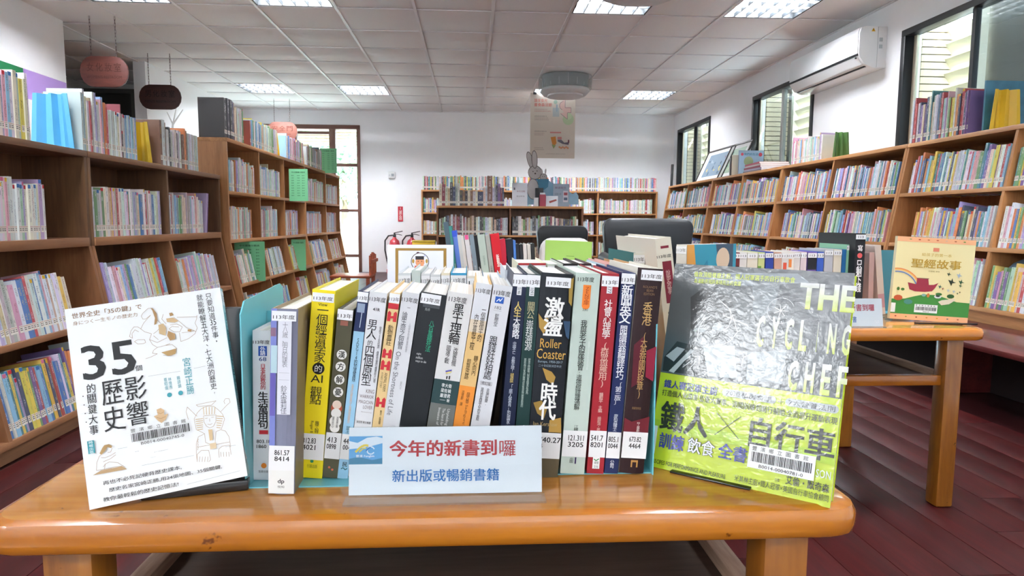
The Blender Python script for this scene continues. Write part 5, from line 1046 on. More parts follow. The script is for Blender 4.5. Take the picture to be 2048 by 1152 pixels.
# ark book
BA_, pr, uv, MA = display_book((1.2713, 1.7815, .5022), (-.0238, .0546, -.1229), .21, .23, .014, 'ece0a8', ('L', 'e4d8a8'), 'pale yellow picture book with a red ark on a green hill, on the second table')
Z = Zoom(uv, pr, 6.4, 1780, 470)
hw, hh = .105, .23
pr.rect(-hw, hh-.0135, hw, hh, 'f0b484'); pr.rect(-hw, 0, hw, .0155, 'f0b484'); pr.rect(-hw, .0155, hw, .056, '3f8a3a')
pr.shape([(-hw, .056), (-.07, .058), (-.045, .066), (-.02, .073), (.015, .073), (.04, .066), (.07, .057), (hw, .056)], '3f8a3a'); pr.lift()
for k, c in enumerate(('e0844a', 'e8b45a', 'd8c4a0', '5a7ab0')): pr.arc(-.095, .075, .066-k*.0028, 5, 98, .0030, c, 20)
pr.lift(); pr.shape([(-.066, .104), (-.043, .100), (-.042, .116), (-.012, .116), (-.009, .100), (.004, .101), (.016, .107), (.008, .092), (.001, .083), (-.018, .080), (-.045, .080), (-.060, .085)], '9a2c40'); pr.line([(-.043, .117), (-.010, .117)], .0016, '6a1c2c')
pr.text('聖經故事', -.062, .146, .072, .171, 'b8922c', wt=.02); pr.text('給孩子的第一本', -.036, .179, .044, .188, 'c8aa54', wt=.01); pr.rect(-.007, .193, .009, .203, 'e08868'); pr.text('趙恩賜 譯寫', -.018, .136, .02, .140, '8a7a3c')
def bird(u, v, s, c): pr.shape([(u-s, v+s*.5), (u-s*.2, v+s*.3), (u, v+s), (u+s*.25, v+s*.1), (u+s, v-s*.1), (u+s*.1, v-s*.3), (u-s*.1, v-s)], c)
for u, v, s, c in ((.042, .133, .006, '3a4a34'), (.052, .112, .011, '24301c'), (.077, .113, .008, '3a5a3a'), (.076, .103, .005, '3a5a3a'), (.07, .131, .008, 'a8bccc'), (.022, .097, .006, '3a5a4a'), (.03, .092, .004, '9a5a3a'), (.045, .088, .005, 'b0bcc4'), (.06, .086, .005, 'b0bcc4'), (.076, .085, .003, '6a4a2a'), (.07, .081, .003, '2a4a3a')): bird(u, v, s, c)
for u, v, rx, ry, c in ((-.088, .06, .012, .008, 'b8542c'), (-.02, .071, .006, .004, '7aa8a0'), (-.008, .071, .004, .006, 'c87838'), (.018, .069, .010, .005, 'e0e4e0'), (.018, .071, .006, .003, '2a2a2a'), (.052, .072, .01, .006, '2c5a28'), (.02, .076, .009, .004, '356a30'), (-.06, .05, .012, .007, '4a8a7c'), (-.09, .085, .004, .005, '4a7a34'), (-.078, .084, .005, .004, '4a7a34')): pr.disc(u, v, rx, c, 10, ry)
pr.shape([(.02, .055), (.03, .046), (.05, .05), (.066, .062), (.063, .066), (.03, .06)], 'ded6bc')
for k in range(7): pr.disc(-.09+k*.028, .0085, .0028, ('a83a30', '8a9a4a', '8a4a2a', 'c88a3a', 'd0a020', '6a6a72', 'b0583a')[k], 8, .0018); pr.disc(-.07+k*.024, .2235, .0035, ('8a9a5a', 'b84a30', 'c07040', 'c05a40', 'd8b494', 'b0603a', '6a9a3a')[k], 8, .0016)
pr.rect(-hw, .019, -hw+.012, .045, 'e8ecea'); pr.done('lettering', BA_); pr.n = .001; barcode(pr, -.042, .022, .020, .045, '豐濱鄉立圖書館', 'B0014', BA_)
st = empty('book_stand', 'thin black wire stand under the ark picture book', 'book stand', (1.28, 1.735, TZ)); MB().tube([(-.08, .0, .0028), (.082, -.02, .0028)], .0025, 8).build('front_bar', M_BLKP, st, smooth=True); bx('base', (-.06, .004, 0), (.06, .03, .0018), M_BLKP, st)
tg = bx('sticker', (0, 0, 0), (.034, .0012, .05), plain('sticker_blue', '5a86c8', .4), None); tg.location = onY(1836, 708, 2.9)-Vector((0, .0, .025)); bpy.data.objects.remove(tg)

# ------------------------------------------------------------------ third table: card, leaning books, green book
M_WCARD = plain('glossy_white_card', 'e6eaf2', .4, coat=.4, var=.01)
a, b_ = onY(775, 489, 1.95), onY(907, 489, 1.95); wc = b_.x-a.x; hc_ = a.z-TZ; M = Matrix.Translation((a.x, 1.90, TZ)) @ Matrix.Rotation(R(-8), 4, 'X')
# the card stands on the near edge of the third table
cdk = empty('portrait_card', 'white gold-bordered card with a cartoon face in a black cap, propped behind the new books', 'card', mw=Matrix.Translation((a.x+.003, 2.42, TZ)) @ Matrix.Rotation(R(-6), 4, 'X'))
a, b_ = onY(775, 489, 2.445), onY(907, 489, 2.445); wc = b_.x-a.x; hc_ = (a.z-TZ)*1.005; cdk.matrix_world = Matrix.Translation((a.x, 2.42, TZ)) @ Matrix.Rotation(R(-6), 4, 'X')
bx('card', (0, 0, 0), (wc, .004, hc_), M_WCARD, cdk, bevel=.001); bx('strut', (wc*.45, .0045, 0), (wc*.55, .06, .004), M_WCARD, cdk)
pr = Print((0, 0, 0), (1, 0, 0), (0, 0, 1), (0, -1, 0)); k = wc/132
def cu(x): return (x-775)*k
def cv(y): return hc_-(y-489)*k
g = 'a07c34'
pr.rect(cu(791), cv(600), cu(797), cv(496), g); pr.rect(cu(791), cv(501), cu(893), cv(496), g); pr.rect(cu(887), cv(600), cu(893), cv(496), g)
cx, cy = cu(840), cv(523); pr.arc(cx, cy, 17.5*k, -40, 220, 1.4*k, '55504c', 22); pr.disc(cx-4*k, cy+18*k, 3*k, '5a3a4a', 10, 1.6*k); pr.disc(cx, cy-1*k, 9*k, 'e8a070', 16, 10*k)
pr.shape([(cx-10*k, cy-8*k), (cx+10*k, cy-8*k), (cx+13*k, cy-18*k), (cx+4*k, cy-22*k), (cx-13*k, cy-17*k)], 'd8583a'); pr.rect(cx-9*k, cy+4*k, cx+8*k, cy+11*k, '2c2a30'); pr.lift()
for sx in (-1, 1): pr.disc(cx+sx*3.6*k, cy+.5*k, 1.0*k, '2a1a18', 8); pr.disc(cx+sx*13.5*k, cy+1*k, 2.6*k, 'b8923c', 8, 4.5*k)
pr.line([(cx-1.6*k, cy-4.6*k), (cx+1.6*k, cy-4.6*k)], .7*k, '8a3a2a'); pr.disc(cx+10*k, cy+12*k, 2*k, 'b4b8d8', 8); pr.done('cover_picture', cdk)
gb = empty('gold_box', 'flat golden box standing behind the portrait card', 'box', (onY(824, 481, 2.62).x, 2.62, TZ)); w = onY(870, 481, 2.62).x-onY(824, 481, 2.62).x; hz = onY(824, 481, 2.62).z-TZ
M_GOLD = plain('gold_foil', 'b8962e', .35, metal=.6); bx('body', (0, 0, 0), (w, .05, hz-.006), M_GOLD, gb, bevel=.002); bx('lid', (-.001, -.001, hz-.0055), (w+.001, .051, hz), plain('gold_lid', 'c8a83c', .3, metal=.6), gb, bevel=.001)
G5 = 'books leaning in the row on the third table'
R3 = [(886, 896, 444, '4a5e68', 'slate teal binder, tallest at the left of the third table row', .25), (897, 903, 452, '3f8c84', 'thin teal booklet beside the slate binder', .22), (903, 913, 461, '5a7cc8', 'blue notebook with magenta tape', .2), (914, 921, 470, 'c8ccc8', 'thin white notebook beside the blue taped one', .2), (921, 927, 471, 'd4d0c8', 'thin cream notebook, third of the pale notebooks', .2),
      (928, 937, 470, 'dad8d8', 'white notebook with a pink top tab', .2), (938, 947, 469, '7e8e98', 'slate grey book on the third table', .2), (947, 954, 471, '1c2024', 'narrow black book with white print on the third table', .2), (954, 969, 469, 'b4c4b8', 'wide sage green hardback on the third table', .22), (970, 979, 470, 'a8a8a0', 'stone grey paperback beside the tall red book', .2),
      (980, 998, 467, 'c8202c', 'bright red hardback with a vertical white title', .22), (999, 1010, 478, 'b8243c', 'crimson hardback right of the bright red one', .2), (1011, 1025, 478, '1c222e', 'black hardback right of the crimson one', .2), (1026, 1031, 481, '4a7ac0', 'thin blue book among the black ones', .2), (1032, 1038, 488, '22242a', 'small black book with a white label on the third table', .18), (1039, 1045, 489, '26282c', 'second small black book with a white label', .18),
      (1046, 1053, 488, 'd8d4cc', 'small white book near the right end of the third row', .18), (1054, 1061, 489, 'ccc8bc', 'small off-white book near the right end of the third row', .18), (1062, 1069, 487, '2a2c2c', 'small black and cream book at the right end of the third row', .18)]
for xl, xr, yt, c, lab, _ in R3:
    lum = sum(srgb(c)); it = {980: [('v', '新觀念', .42, .66, .35, .7, 'f4e8e0', .02), ('v', '文法王', .12, .4, .35, .7, 'f0b030', .01)], 999: [('v', '二級文法', .2, .6, .35, .65, 'f0d0d0')], 1011: [('v', '二級單字', .15, .5, .3, .7, 'c8d0dc')], 903: [('band', '', .9, 1, 0, 1, '3858c8')], 928: [('band', '', .92, 1, .1, .9, 'e05a90')], 954: [('v', '經典教學', .35, .75, .4, .65, '8aa094')]}.get(xl, [('v', '日文書', .2, .6, .3, .7, '5a5a5c' if lum > .9 else 'd8d8d8')])
    if xl in (1032, 1039, 1062): it = [('band', '', .1, .5, .1, .9, 'e4e2da')]+it
    rbook(lab, xl, xr, yt, 2.56, c, G5, lean=-.13 if xl < 1011 else -.05, d=.15, items=it, sticker=None)
gp = empty('green_picture_book', 'lime green picture book with dark green hills, propped before the black chair', 'book', mw=Matrix.Translation((onY(1089, 520, 2.5).x, 2.5, TZ)) @ Matrix.Rotation(R(-8), 4, 'X') @ Matrix.Rotation(R(2), 4, 'Y'))
w = onY(1182, 480, 2.52).x-onY(1089, 480, 2.52).x; h = onY(1100, 479, 2.53).z-TZ; mbk = MB(); bx('cover', (0, 0, 0), (w, .003, h), plain('lime_cover', '92bc4a', .4, coat=.5, var=.04), gp); bx('page_block', (.002, .0032, .002), (w-.002, .010, h-.002), M_PAGE, gp); bx('back_cover', (0, .0102, 0), (w, .0125, h), plain('lime_cover_back', '7fa640', .4), gp)
pr = Print((0, 0, 0), (1, 0, 0), (0, 0, 1), (0, -1, 0)); pr.shape([(0, 0), (w*.88, 0), (w*.85, h*.12), (w*.62, h*.30), (w*.52, h*.34), (w*.42, h*.52), (w*.3, h*.42), (w*.18, h*.44), (w*.06, h*.3), (0, h*.26)], '2f7a4c'); pr.line([(w*.45, h*.72), (w*.62, h*.72)], .0016, '5a7a2a'); pr.line([(w*.3, h*.62), (w*.85, h*.64)], .001, '7a9a3a'); pr.done('cover_picture', gp)

# ------------------------------------------------------------------ hanging oval signs
M_SIGNW = wood('red_brown_sign', '34120c', '522218', 'X', rough=.5, freq=16); M_SIGND = wood('dark_brown_sign', '2c1512', '47241e', 'X', rough=.5, freq=16); M_SIGNP = wood('pale_red_sign', '7c4438', '9c6454', 'X', rough=.5, freq=16)
M_CHAIN = plain('chain', '5a4a48', .5, metal=.3)
def oval_sign(x0, y0, x1, y1, Y, label, mat, t1, t2, ink):
    a, b_ = onY(x0, y1, Y), onY(x1, y0, Y); w, h = b_.x-a.x, b_.z-a.z; t = empty('hanging_sign', label, 'sign', (a.x+w/2, Y, a.z), group='oval wooden signs hanging from the ceiling')
    n = 8; r = h/2; pts = [(w/2-r*.85+r*.85*math.cos(R(-90+180*i/n)), r+r*math.sin(R(-90+180*i/n))) for i in range(n+1)]+[(-w/2+r*.85+r*.85*math.cos(R(90+180*i/n)), r+r*math.sin(R(90+180*i/n))) for i in range(n+1)]
    MB().prism(pts, 'Y', 0, .018).build('board', mat, t, bevel=.002, smooth=True)
    pr = Print((0, 0, 0), (1, 0, 0), (0, 0, 1), (0, -1, 0)); pr.n = .001
    for i, ch in enumerate(t1): k = w*.75/len(t1); pr.text(ch, -w*.375+k*(i+.12), h*.5, -w*.375+k*(i+.88), h*.78, ink, wt=.006)
    pr.text(t2, -w*.36, h*.27, w*.36, h*.37, ink); pr.done('lettering', t)
    for sx in (-1, 1):
        L = ZC-.004-(a.z+h); nl = max(4, int(L/.025)); mb = MB()
        for i in range(nl):   # links turned a quarter each time
            z0 = h-.004+i*L/nl; z1 = z0+L/nl+.004; d = (.004, 0, 0) if i % 2 else (0, .004, 0); D = Vector(d)
            c = Vector((sx*w*.26, .009, 0)); mb.tube([c+D+Vector((0, 0, z0)), c+D+Vector((0, 0, z1)), c-D+Vector((0, 0, z1)), c-D+Vector((0, 0, z0)), c+D+Vector((0, 0, z0))], .0014, 4, cap=False)
        mb.build('chain', M_CHAIN, t)
oval_sign(161, 113, 255, 173, 5.74, 'reddish oval wooden washroom sign on chains, nearest of the hanging signs', M_SIGNW, '女化妝室', "WOMEN'S RESTROOM", '3a1610')
oval_sign(279, 170, 361, 218, 6.95, 'dark brown oval washroom sign on chains', M_SIGND, '男化妝室', "MEN'S RESTROOM", '150808')
oval_sign(535, 244, 594, 280, 9.35, 'small pale red oval safety door sign on thin chains', M_SIGNP, '安全門', 'Emergency Exit', '6a2c20')

# ------------------------------------------------------------------ poster hung below the ceiling
a, b_ = onY(1060, 316, 8.5), onY(1151, 183, 8.5); w, h = b_.x-a.x, ZC-.03-a.z
po = empty('poster', 'cream paper poster hanging from two black clips in mid room', 'poster', (a.x, 8.5, a.z))
bx('sheet', (0, 0, 0), (w, .0012, h), plain('cream_poster', 'd8cfc2', .6, var=.03, scale=4), po)
for x in (.06, .86): bx('clip', (w*x, -.004, h-.018), (w*x+.04, .006, h+.012), M_BLACK, po)
for x in (.1, .9): MB().tube([(w*x, .001, h+.01), (w*x, .001, ZC-.003-a.z)], .0015, 4).build('string', M_CHAIN, po)
pr = Print((0, 0, 0), (1, 0, 0), (0, 0, 1), (0, -1, 0)); pu = lambda x: w*(x-160)/745; pv = lambda y: h*(1115-y)/1090
pr.rect(pu(530), pv(415), pu(640), pv(265), 'b9c4c4'); pr.disc(pu(790), pv(455), w*.125, 'bcd0a8', 20); pr.disc(pu(790), pv(400), w*.08, 'c8d8b4', 16); pr.shape([(pu(640), pv(250)), (pu(655), pv(180)), (pu(700), pv(140)), (pu(735), pv(140)), (pu(735), pv(250)), (pu(835), pv(250)), (pu(835), pv(345)), (pu(775), pv(345)), (pu(775), pv(455)), (pu(660), pv(360)), (pu(720), pv(340))], 'e0c0b8')
pr.line([(pu(735), pv(140)), (pu(735), pv(262)), (pu(835), pv(262)), (pu(835), pv(345)), (pu(775), pv(345)), (pu(775), pv(455)), (pu(660), pv(360))], .005, '8a7a80'); pr.arc(pu(710), pv(230), w*.09, 90, 250, .005, '8a7a80', 12)
pr.disc(pu(575), pv(170), w*.045, 'a8c0b0', 14); pr.rect(pu(585), pv(330), pu(612), pv(210), 'a4b8c4')
pr.text('讀享食光', pu(222), pv(178), pu(440), pv(118), 'd8887c', wt=.02); pr.text('書食森活節', pu(222), pv(248), pu(515), pv(190), 'd8786c', wt=.02)
for i, (y, x1, c) in enumerate(((295, 440, 'c09a90'), (325, 500, 'c87a70'), (410, 435, '7a706a'), (440, 455, 'b09a94'), (468, 470, 'b09a94'), (662, 430, '7a706a'), (695, 395, 'b09a94'), (722, 380, 'b09a94'), (940, 375, 'a89a90'), (970, 390, 'a89a90'), (1040, 800, 'b0a498'))):
    pr.text('全國閱讀推廣活動與交流資訊'[:max(4, int((x1-222)/18))], pu(222 if y < 1000 else 370), pv(y+9), pu(x1), pv(y-9), c)
pr.rect(pu(490), pv(692), pu(675), pv(668), 'd08a86'); pr.shape([(pu(500), pv(760)), (pu(585), pv(745)), (pu(600), pv(860)), (pu(575), pv(895)), (pu(530), pv(880))], 'd89044'); pr.shape([(pu(520), pv(880)), (pu(590), pv(895)), (pu(550), pv(955))], '9aa86a'); pr.rect(pu(615), pv(795), pu(685), pv(752), 'd08a86')
pr.shape([(pu(615), pv(800)), (pu(680), pv(800)), (pu(730), pv(850)), (pu(815), pv(835)), (pu(800), pv(885)), (pu(700), pv(870)), (pu(620), pv(830))], '6a6470'); pr.rect(pu(790), pv(850), pu(812), pv(800), '6a2a3a')
for k in range(6): pr.disc(pu(650+k*28), pv(925+(k % 2)*14), w*.022, 'd8946a', 10)
pr.done('lettering', po)

# ------------------------------------------------------------------ ceiling air units
M_PLW = plain('white_unit_plastic', 'dfe2e2', .4); M_CLR = glassmat('crumpled_clear_film', 'dfe4e4', .12, .15); M_GRL = plain('unit_grille', 'b4babc', .4)
def air_unit(x, y, label):
    t = empty('ceiling_air_unit', label, 'air unit', (x, y, ZC), group='round ceiling air units')
    def ring(r, z, n=24, k=.35):   # rounded square to circle
        return [((r*math.cos(2*math.pi*i/n))*(1+k*abs(math.sin(4*math.pi*i/n))*.25), (r*math.sin(2*math.pi*i/n))*(1+k*abs(math.sin(4*math.pi*i/n))*.25), z) for i in range(n)]
    def loft(nm, rs, m, cap=True):
        mb = MB(); vs = [p for r_ in rs for p in ring(*r_)]; n = 24
        fs = [(i*n+j, i*n+(j+1) % n, (i+1)*n+(j+1) % n, (i+1)*n+j) for i in range(len(rs)-1) for j in range(n)]
        if cap: fs += [tuple(range(n)), tuple(range(len(rs)*n-1, (len(rs)-1)*n-1, -1))]
        mb.poly(vs, fs); return mb.build(nm, m, t, smooth=True)
    loft('housing', [(.255, -.004), (.25, -.05), (.235, -.12), (.225, -.135)], M_GRL); loft('rim', [(.235, -.1352), (.262, -.15), (.265, -.175), (.235, -.205), (.2, -.21)], M_PLW); loft('bottom_disc', [(.195, -.2102), (.19, -.225), (.12, -.235), (.02, -.237)], M_PLW)
    for i in range(16):
        a_ = 2*math.pi*i/16; MB().box((.243, -.004, -.125), (.262, .004, -.012)).build('fin', M_PLW, t, M=Matrix.Rotation(a_, 4, 'Z'))
    loft('film_wrap', [(.285, -.006), (.29, -.08), (.285, -.15)], M_CLR, False)
air_unit(1.05, 7.66, 'white round ceiling air unit wrapped in clear film above the hanging poster'); air_unit(1.05, 4.28, 'white round ceiling air unit cut by the top of the picture')

# ------------------------------------------------------------------ air conditioner
ac = empty('air_conditioner', 'white wall mounted split air conditioner above the right bookcases', 'air conditioner', (X_R, 4.98, 1.93)); L = 1.10
M_AC = plain('ac_white', 'e6e9ea', .3, coat=.3, var=.01)
prof = [(-.001, 0), (-.10, 0), (-.165, .025), (-.205, .075), (-.212, .10), (-.215, .25), (-.20, .29), (-.17, .30), (-.001, .30)]
MB().prism(prof, 'Y', .0, L).build('body', M_AC, ac, smooth=True, bevel=.004)
for y in (0, L-.001): pass
MB().prism([(-.218, .105), (-.2135, .105), (-.2165, .25), (-.202, .289), (-.206, .291), (-.221, .252)], 'Y', .012, L-.012).build('front_panel', M_AC, ac, smooth=True)
bx('air_gap', (-.2165, .012, .088), (-.20, L-.012, .103), M_BLACK, ac); MB().prism([(-.214, .082), (-.208, .082), (-.172, .030), (-.178, .027)], 'Y', .02, L-.02).build('outlet_flap', M_AC, ac, smooth=True); bx('outlet_slot', (-.150, .03, .0105), (-.135, L-.03, .02), M_BLACK, ac)
bx('side_seam', (-.075, -.0006, .004), (-.070, .0005, .296), plain('seam_grey', 'b4b8ba', .5), ac)
pr = Print((0, 0, 0), (-1, 0, 0), (0, 0, 1), (0, -1, 0)); pr.n = .001; pr.shape([(.095, .262), (.125, .262), (.110, .288)], 'd8a820'); pr.lift(); pr.text('!', .107, .266, .113, .280, '2a2a2a')
for z0 in (.14, .19): pr.rect(.035, z0, .062, z0+.028, 'a8b0b4')
pr.done('side_label', ac)
pr = Print((-.2225, 0, 0), (0, -1, 0), (0, 0, 1), (-1, 0, 0)); pr.text('HITACHI', -.16, .17, -.11, .18, '9aa4ac') if False else None
bx('indicator', (-.217, .03, .070), (-.209, .045, .080), M_BLACK, ac)

# ------------------------------------------------------------------ things on the walls
M_RED = plain('signal_red', 'c8283a', .4, coat=.4, var=.03)
fs_ = empty('fire_sign', 'red vertical fire extinguisher sign with white characters on the back wall', 'sign', (onY(796, 443, 10.24).x, 10.244, onY(796, 443, 10.24).z))
w = onY(806, 443, 10.24).x-onY(796, 443, 10.24).x; h = onY(797, 413, 10.24).z-onY(797, 443, 10.24).z; bx('plate', (0, 0, 0), (w, .005, h), M_RED, fs_)
pr = Print((0, 0, 0), (1, 0, 0), (0, 0, 1), (0, -1, 0)); pr.n = .001; pr.text('滅火器', w*.2, h*.1, w*.8, h*.75, 'f4e8e8', mode='v', wt=.01); pr.line([(w*.5, h*.95), (w*.5, h*.8)], .006, 'f4e8e8'); pr.done('lettering', fs_)
sw = empty('wall_switch', 'small white thermostat box on the back wall beside the glazed door', 'thermostat', (onY(777, 357, 10.24).x, 10.215, onY(777, 357, 10.24).z)); bx('body', (0, 0, 0), (.10, .034, .10), M_PLW, sw, bevel=.008); bx('display', (.045, -.001, .03), (.085, .001, .07), plain('grey_display', '8a9498', .3), sw); bx('button', (.015, -.002, .04), (.03, .001, .055), M_GRL, sw)
def extinguisher(px, label, Y=10.12):
    x = onY(px, 470, Y).x; t = empty('fire_extinguisher', label, 'fire extinguisher', (x, Y, .06), group='red fire extinguishers against the back wall')
    MB().lathe([(.0, 0), (.075, 0), (.08, .02), (.08, .36), (.065, .42), (.03, .45), (.022, .47)], 16).build('cylinder', M_RED, t, smooth=True)
    MB().lathe([(.0815, .20), (.0815, .34)], 16).build('label_band', plain('yellow_label', 'e0b04a', .5), t, smooth=True)
    MB().lathe([(.02, .471), (.024, .49), (.018, .51)], 10).build('valve', M_BLACK, t); MB().box((-.012, -.01, .51), (.012, .01, .53)).build('valve_head', M_BLACK, t)
    MB().tube([(-.01, 0, .532), (.05, 0, .545), (.12, 0, .56)], .006, 6).build('handle', M_BLACK, t); MB().tube([(-.01, 0, .515), (.05, 0, .515), (.11, 0, .50)], .005, 6).build('trigger', M_BLACK, t)
    MB().tube([(-.02, 0, .5), (-.09, -.0, .49), (-.14, 0, .42), (-.14, -.02, .28), (-.11, -.03, .12), (-.09, -.04, .05)], .011, 8).build('hose', M_BLACK, t, smooth=True)
    bx('stand', (-.11, -.1, -.06), (.11, .1, -.001), M_RED, t, bevel=.005)
extinguisher(789, 'red fire extinguisher nearer the glazed door, hose on its left'); extinguisher(824, 'red fire extinguisher beside the back wall bookcase')
# banner on the left wall
bn = empty('wall_banner', 'green and purple banner with a yellow cloud of Chinese characters on the left wall', 'banner', (X_L+.002, 0, 0))
ya = 2.9; yb = onX(133, 200, X_L).y; yg = onX(45, 150, X_L).y; zt = onX(128, 165, X_L).z; zp = onX(100, 190, X_L).z
bx('sheet', (0, ya, .9), (.003, yb, zt), plain('banner_white', 'e8e8e6', .6), bn)
pr = Print((.003, 0, 0), (0, 1, 0), (0, 0, 1), (1, 0, 0)); pr.n = .0012
z1 = onX(128, 218, X_L).z
pr.rect(ya, z1-.04, yg, zt, '1d7a4a'); pr.rect(yg, z1, yb, zt, 'b292d8')
c0 = onX(97, 237, X_L)
pr.lift(); pr.disc(c0.y, c0.z+.08, .15, 'ecd446', 24, .12); pr.disc(c0.y+.01, c0.z-.08, .15, 'ecd446', 20, .12); pr.lift()
pr.text('自主學習', c0.y-.15, c0.z+.01, c0.y+.17, c0.z+.08, '3a8ab4', wt=.02); pr.text('作伙', c0.y-.11, c0.z-.15, c0.y+.17, c0.z-.02, '3a3a3a', wt=.03); pr.text('圖書館', c0.y-.1, c0.z+.11, c0.y+.1, c0.z+.15, 'e8e8d0'); pr.done('lettering', bn)

# ------------------------------------------------------------------ bookends and sheets on the bookcases
def tray_bookend(cs, u, z, w, h, mat, label, lean=.0, face=1):
    """tall tapered plastic bookend with a fluted face; its face looks along the shelf"""
    o0 = cs.prof(z)-.008; t = empty('bookend', label, 'bookend', cs.P(u, o0, z+.0006), group='plastic bookends on the bookcases'); out = {'L': (1, 0), 'R': (-1, 0)}[cs.side]
    s_ = out[0]; mb = MB(); n = 4
    # outline across depth, fluted
    def X(k, zf): wid = w*(1-.22*zf); return -s_*(w/2)+s_*(k-.5)*wid
    prof = [(0, 0), (.12, .0), (.28, .024), (.38, .024), (.46, .0), (.54, 0), (.62, .024), (.72, .024), (.88, 0), (1, 0)]
    vs = []; 
    for zf in (0, 1):
        for k, q in prof: vs.append((X(k, zf), q, zf*h))
    for zf in (0, 1):
        for k, q in prof: vs.append((X(k, zf), q+.004, zf*h))
    m = len(prof); fs = [(i, i+1, m+i+1, m+i) for i in range(m-1)]+[(2*m+i, 3*m+i, 3*m+i+1, 2*m+i+1) for i in range(m-1)]+[(m+i, m+i+1, 3*m+i+1, 3*m+i) for i in range(m-1)]+[(i, 2*m+i, 2*m+i+1, i+1) for i in range(m-1)]+[(0, m, 3*m, 2*m), (m-1, 3*m-1, 4*m-1, 2*m-1)]
    mb.poly(vs, fs); mb.build('face_plate', mat, t, smooth=True); bx('foot', (min(-s_*w, 0), .013, 0), (max(-s_*w, 0), .09, .002), mat, t)
M_BE_B = plain('sky_blue_plastic', '5fb4e0', .4, var=.04); M_BE_Y = plain('mustard_plastic', 'd8b42c', .4, var=.05); M_BE_G = plain('moss_green_plastic', '5f8a4c', .4, var=.05); M_BE_O = plain('orange_plastic', 'd8922c', .4, var=.05)
tray_bookend(L1, 2.805, LT, .165, .215, M_BE_B, 'sky blue fluted bookend on top of the low left bookcase'); tray_bookend(L1, 3.46, LT, .15, .20, M_BE_Y, 'mustard yellow bookend on top of the low left bookcase')
tray_bookend(L2, 5.60, 1.285, .13, .18, M_BE_Y, 'yellow bookend on the taller left bookcase below the oval sign'); tray_bookend(L2, 6.40, 1.285, .10, .17, M_BE_O, 'small orange bookend on the taller left bookcase')
tray_bookend(RC, 5.00, 1.268, .13, .19, M_BE_G, 'moss green bookend alone on the right wall bookcases'); tray_bookend(RC, 3.45, 1.268, .17, .21, M_BE_Y, 'yellow bookend at the right edge on the wall bookcases')
bigb = bx('book', (0, 0, 0), (.26, .012, .27), plain('blue_forest_cover', '3f7f9c', .4, var=.5, scale=14, coat=.4)); bigb.location = (2.755, 3.53, 1.2686); tag(bigb, 'large blue green picture book standing behind the yellow bookend', 'book')
M_SHEET = plain('mint_green_paper', '7fd09a', .7, var=.03)
def sheet(cs, u, o0, o1, z0, z1, label, dense=True, skew=0.):
    t = empty('notice_sheet', label, 'sheet', cs.P(u, o0, z0), group='mint green classification sheets between the books'); w = o1-o0; h = z1-z0
    bx('paper', (0, 0, 0), (w, .0012, h), M_SHEET, t); pr = Print((0, 0, 0), (1, 0, 0), (0, 0, 1), (0, -1, 0)); pr.text('中文圖書分類表', w*.14, h*.87, w*.86, h*.92, '2c5a3c', wt=.01)
    if dense:
        for k in range(9): pr.text('%d類' % k if False else '哲學宗教科學應用社會史地語文美術總類'[k*2:k*2+2], w*.4, h*(.78-k*.078), w*.6, h*(.81-k*.078), '2c5a3c'); pr.text('000 100'[:3] if k == 0 else '%d00' % k, w*.12, h*(.78-k*.078), w*.26, h*(.81-k*.078), '2c5a3c'); pr.text('藝術', w*.68, h*(.78-k*.078), w*.84, h*(.81-k*.078), '2c5a3c')
    pr.done('lettering', t)
def sheet_px(x0, y0, x1, y1, Y, label, dense=True):
    a, b_ = onY(x0, y1, Y), onY(x1, y0, Y); sheet(L2, Y, a.x-L2.f0, b_.x-L2.f0, a.z, b_.z, label, dense)
sheet_px(471, 483, 529, 562, 4.76, 'mint green notice sheet low in the first bay of the taller bookcase'); sheet_px(579, 338, 615, 402, 5.70, 'mint green notice sheet on the top shelf of the taller bookcase')
sheet_px(641, 297, 673, 346, 7.24, 'mint green notice sheet standing on top against the glazed door'); sheet_px(584, 479, 611, 541, 5.88, 'blank mint green sheet low in the third bay', False)
# dry white twig
tw = empty('twig', 'dry white forked twig on the low left bookcase behind its books', 'twig', (-1.74, 4.05, LT)); M_TW = plain('bleached_twig', 'd8d8d6', .8)
q = onY(346, 245, 4.05); MB().tube([(0, 0, 0), (q.x+1.74, 0, q.z-LT)], .006, 6).build('stem', M_TW, tw); base = Vector((q.x+1.74, 0, q.z-LT))
for px, py in ((334, 224), (366, 219), (352, 217)): e = onY(px, py, 4.05); MB().tube([base-Vector((0, 0, .01)), (e.x+1.74, 0, e.z-LT)], [.005, .002], 6).build('branch', M_TW, tw)

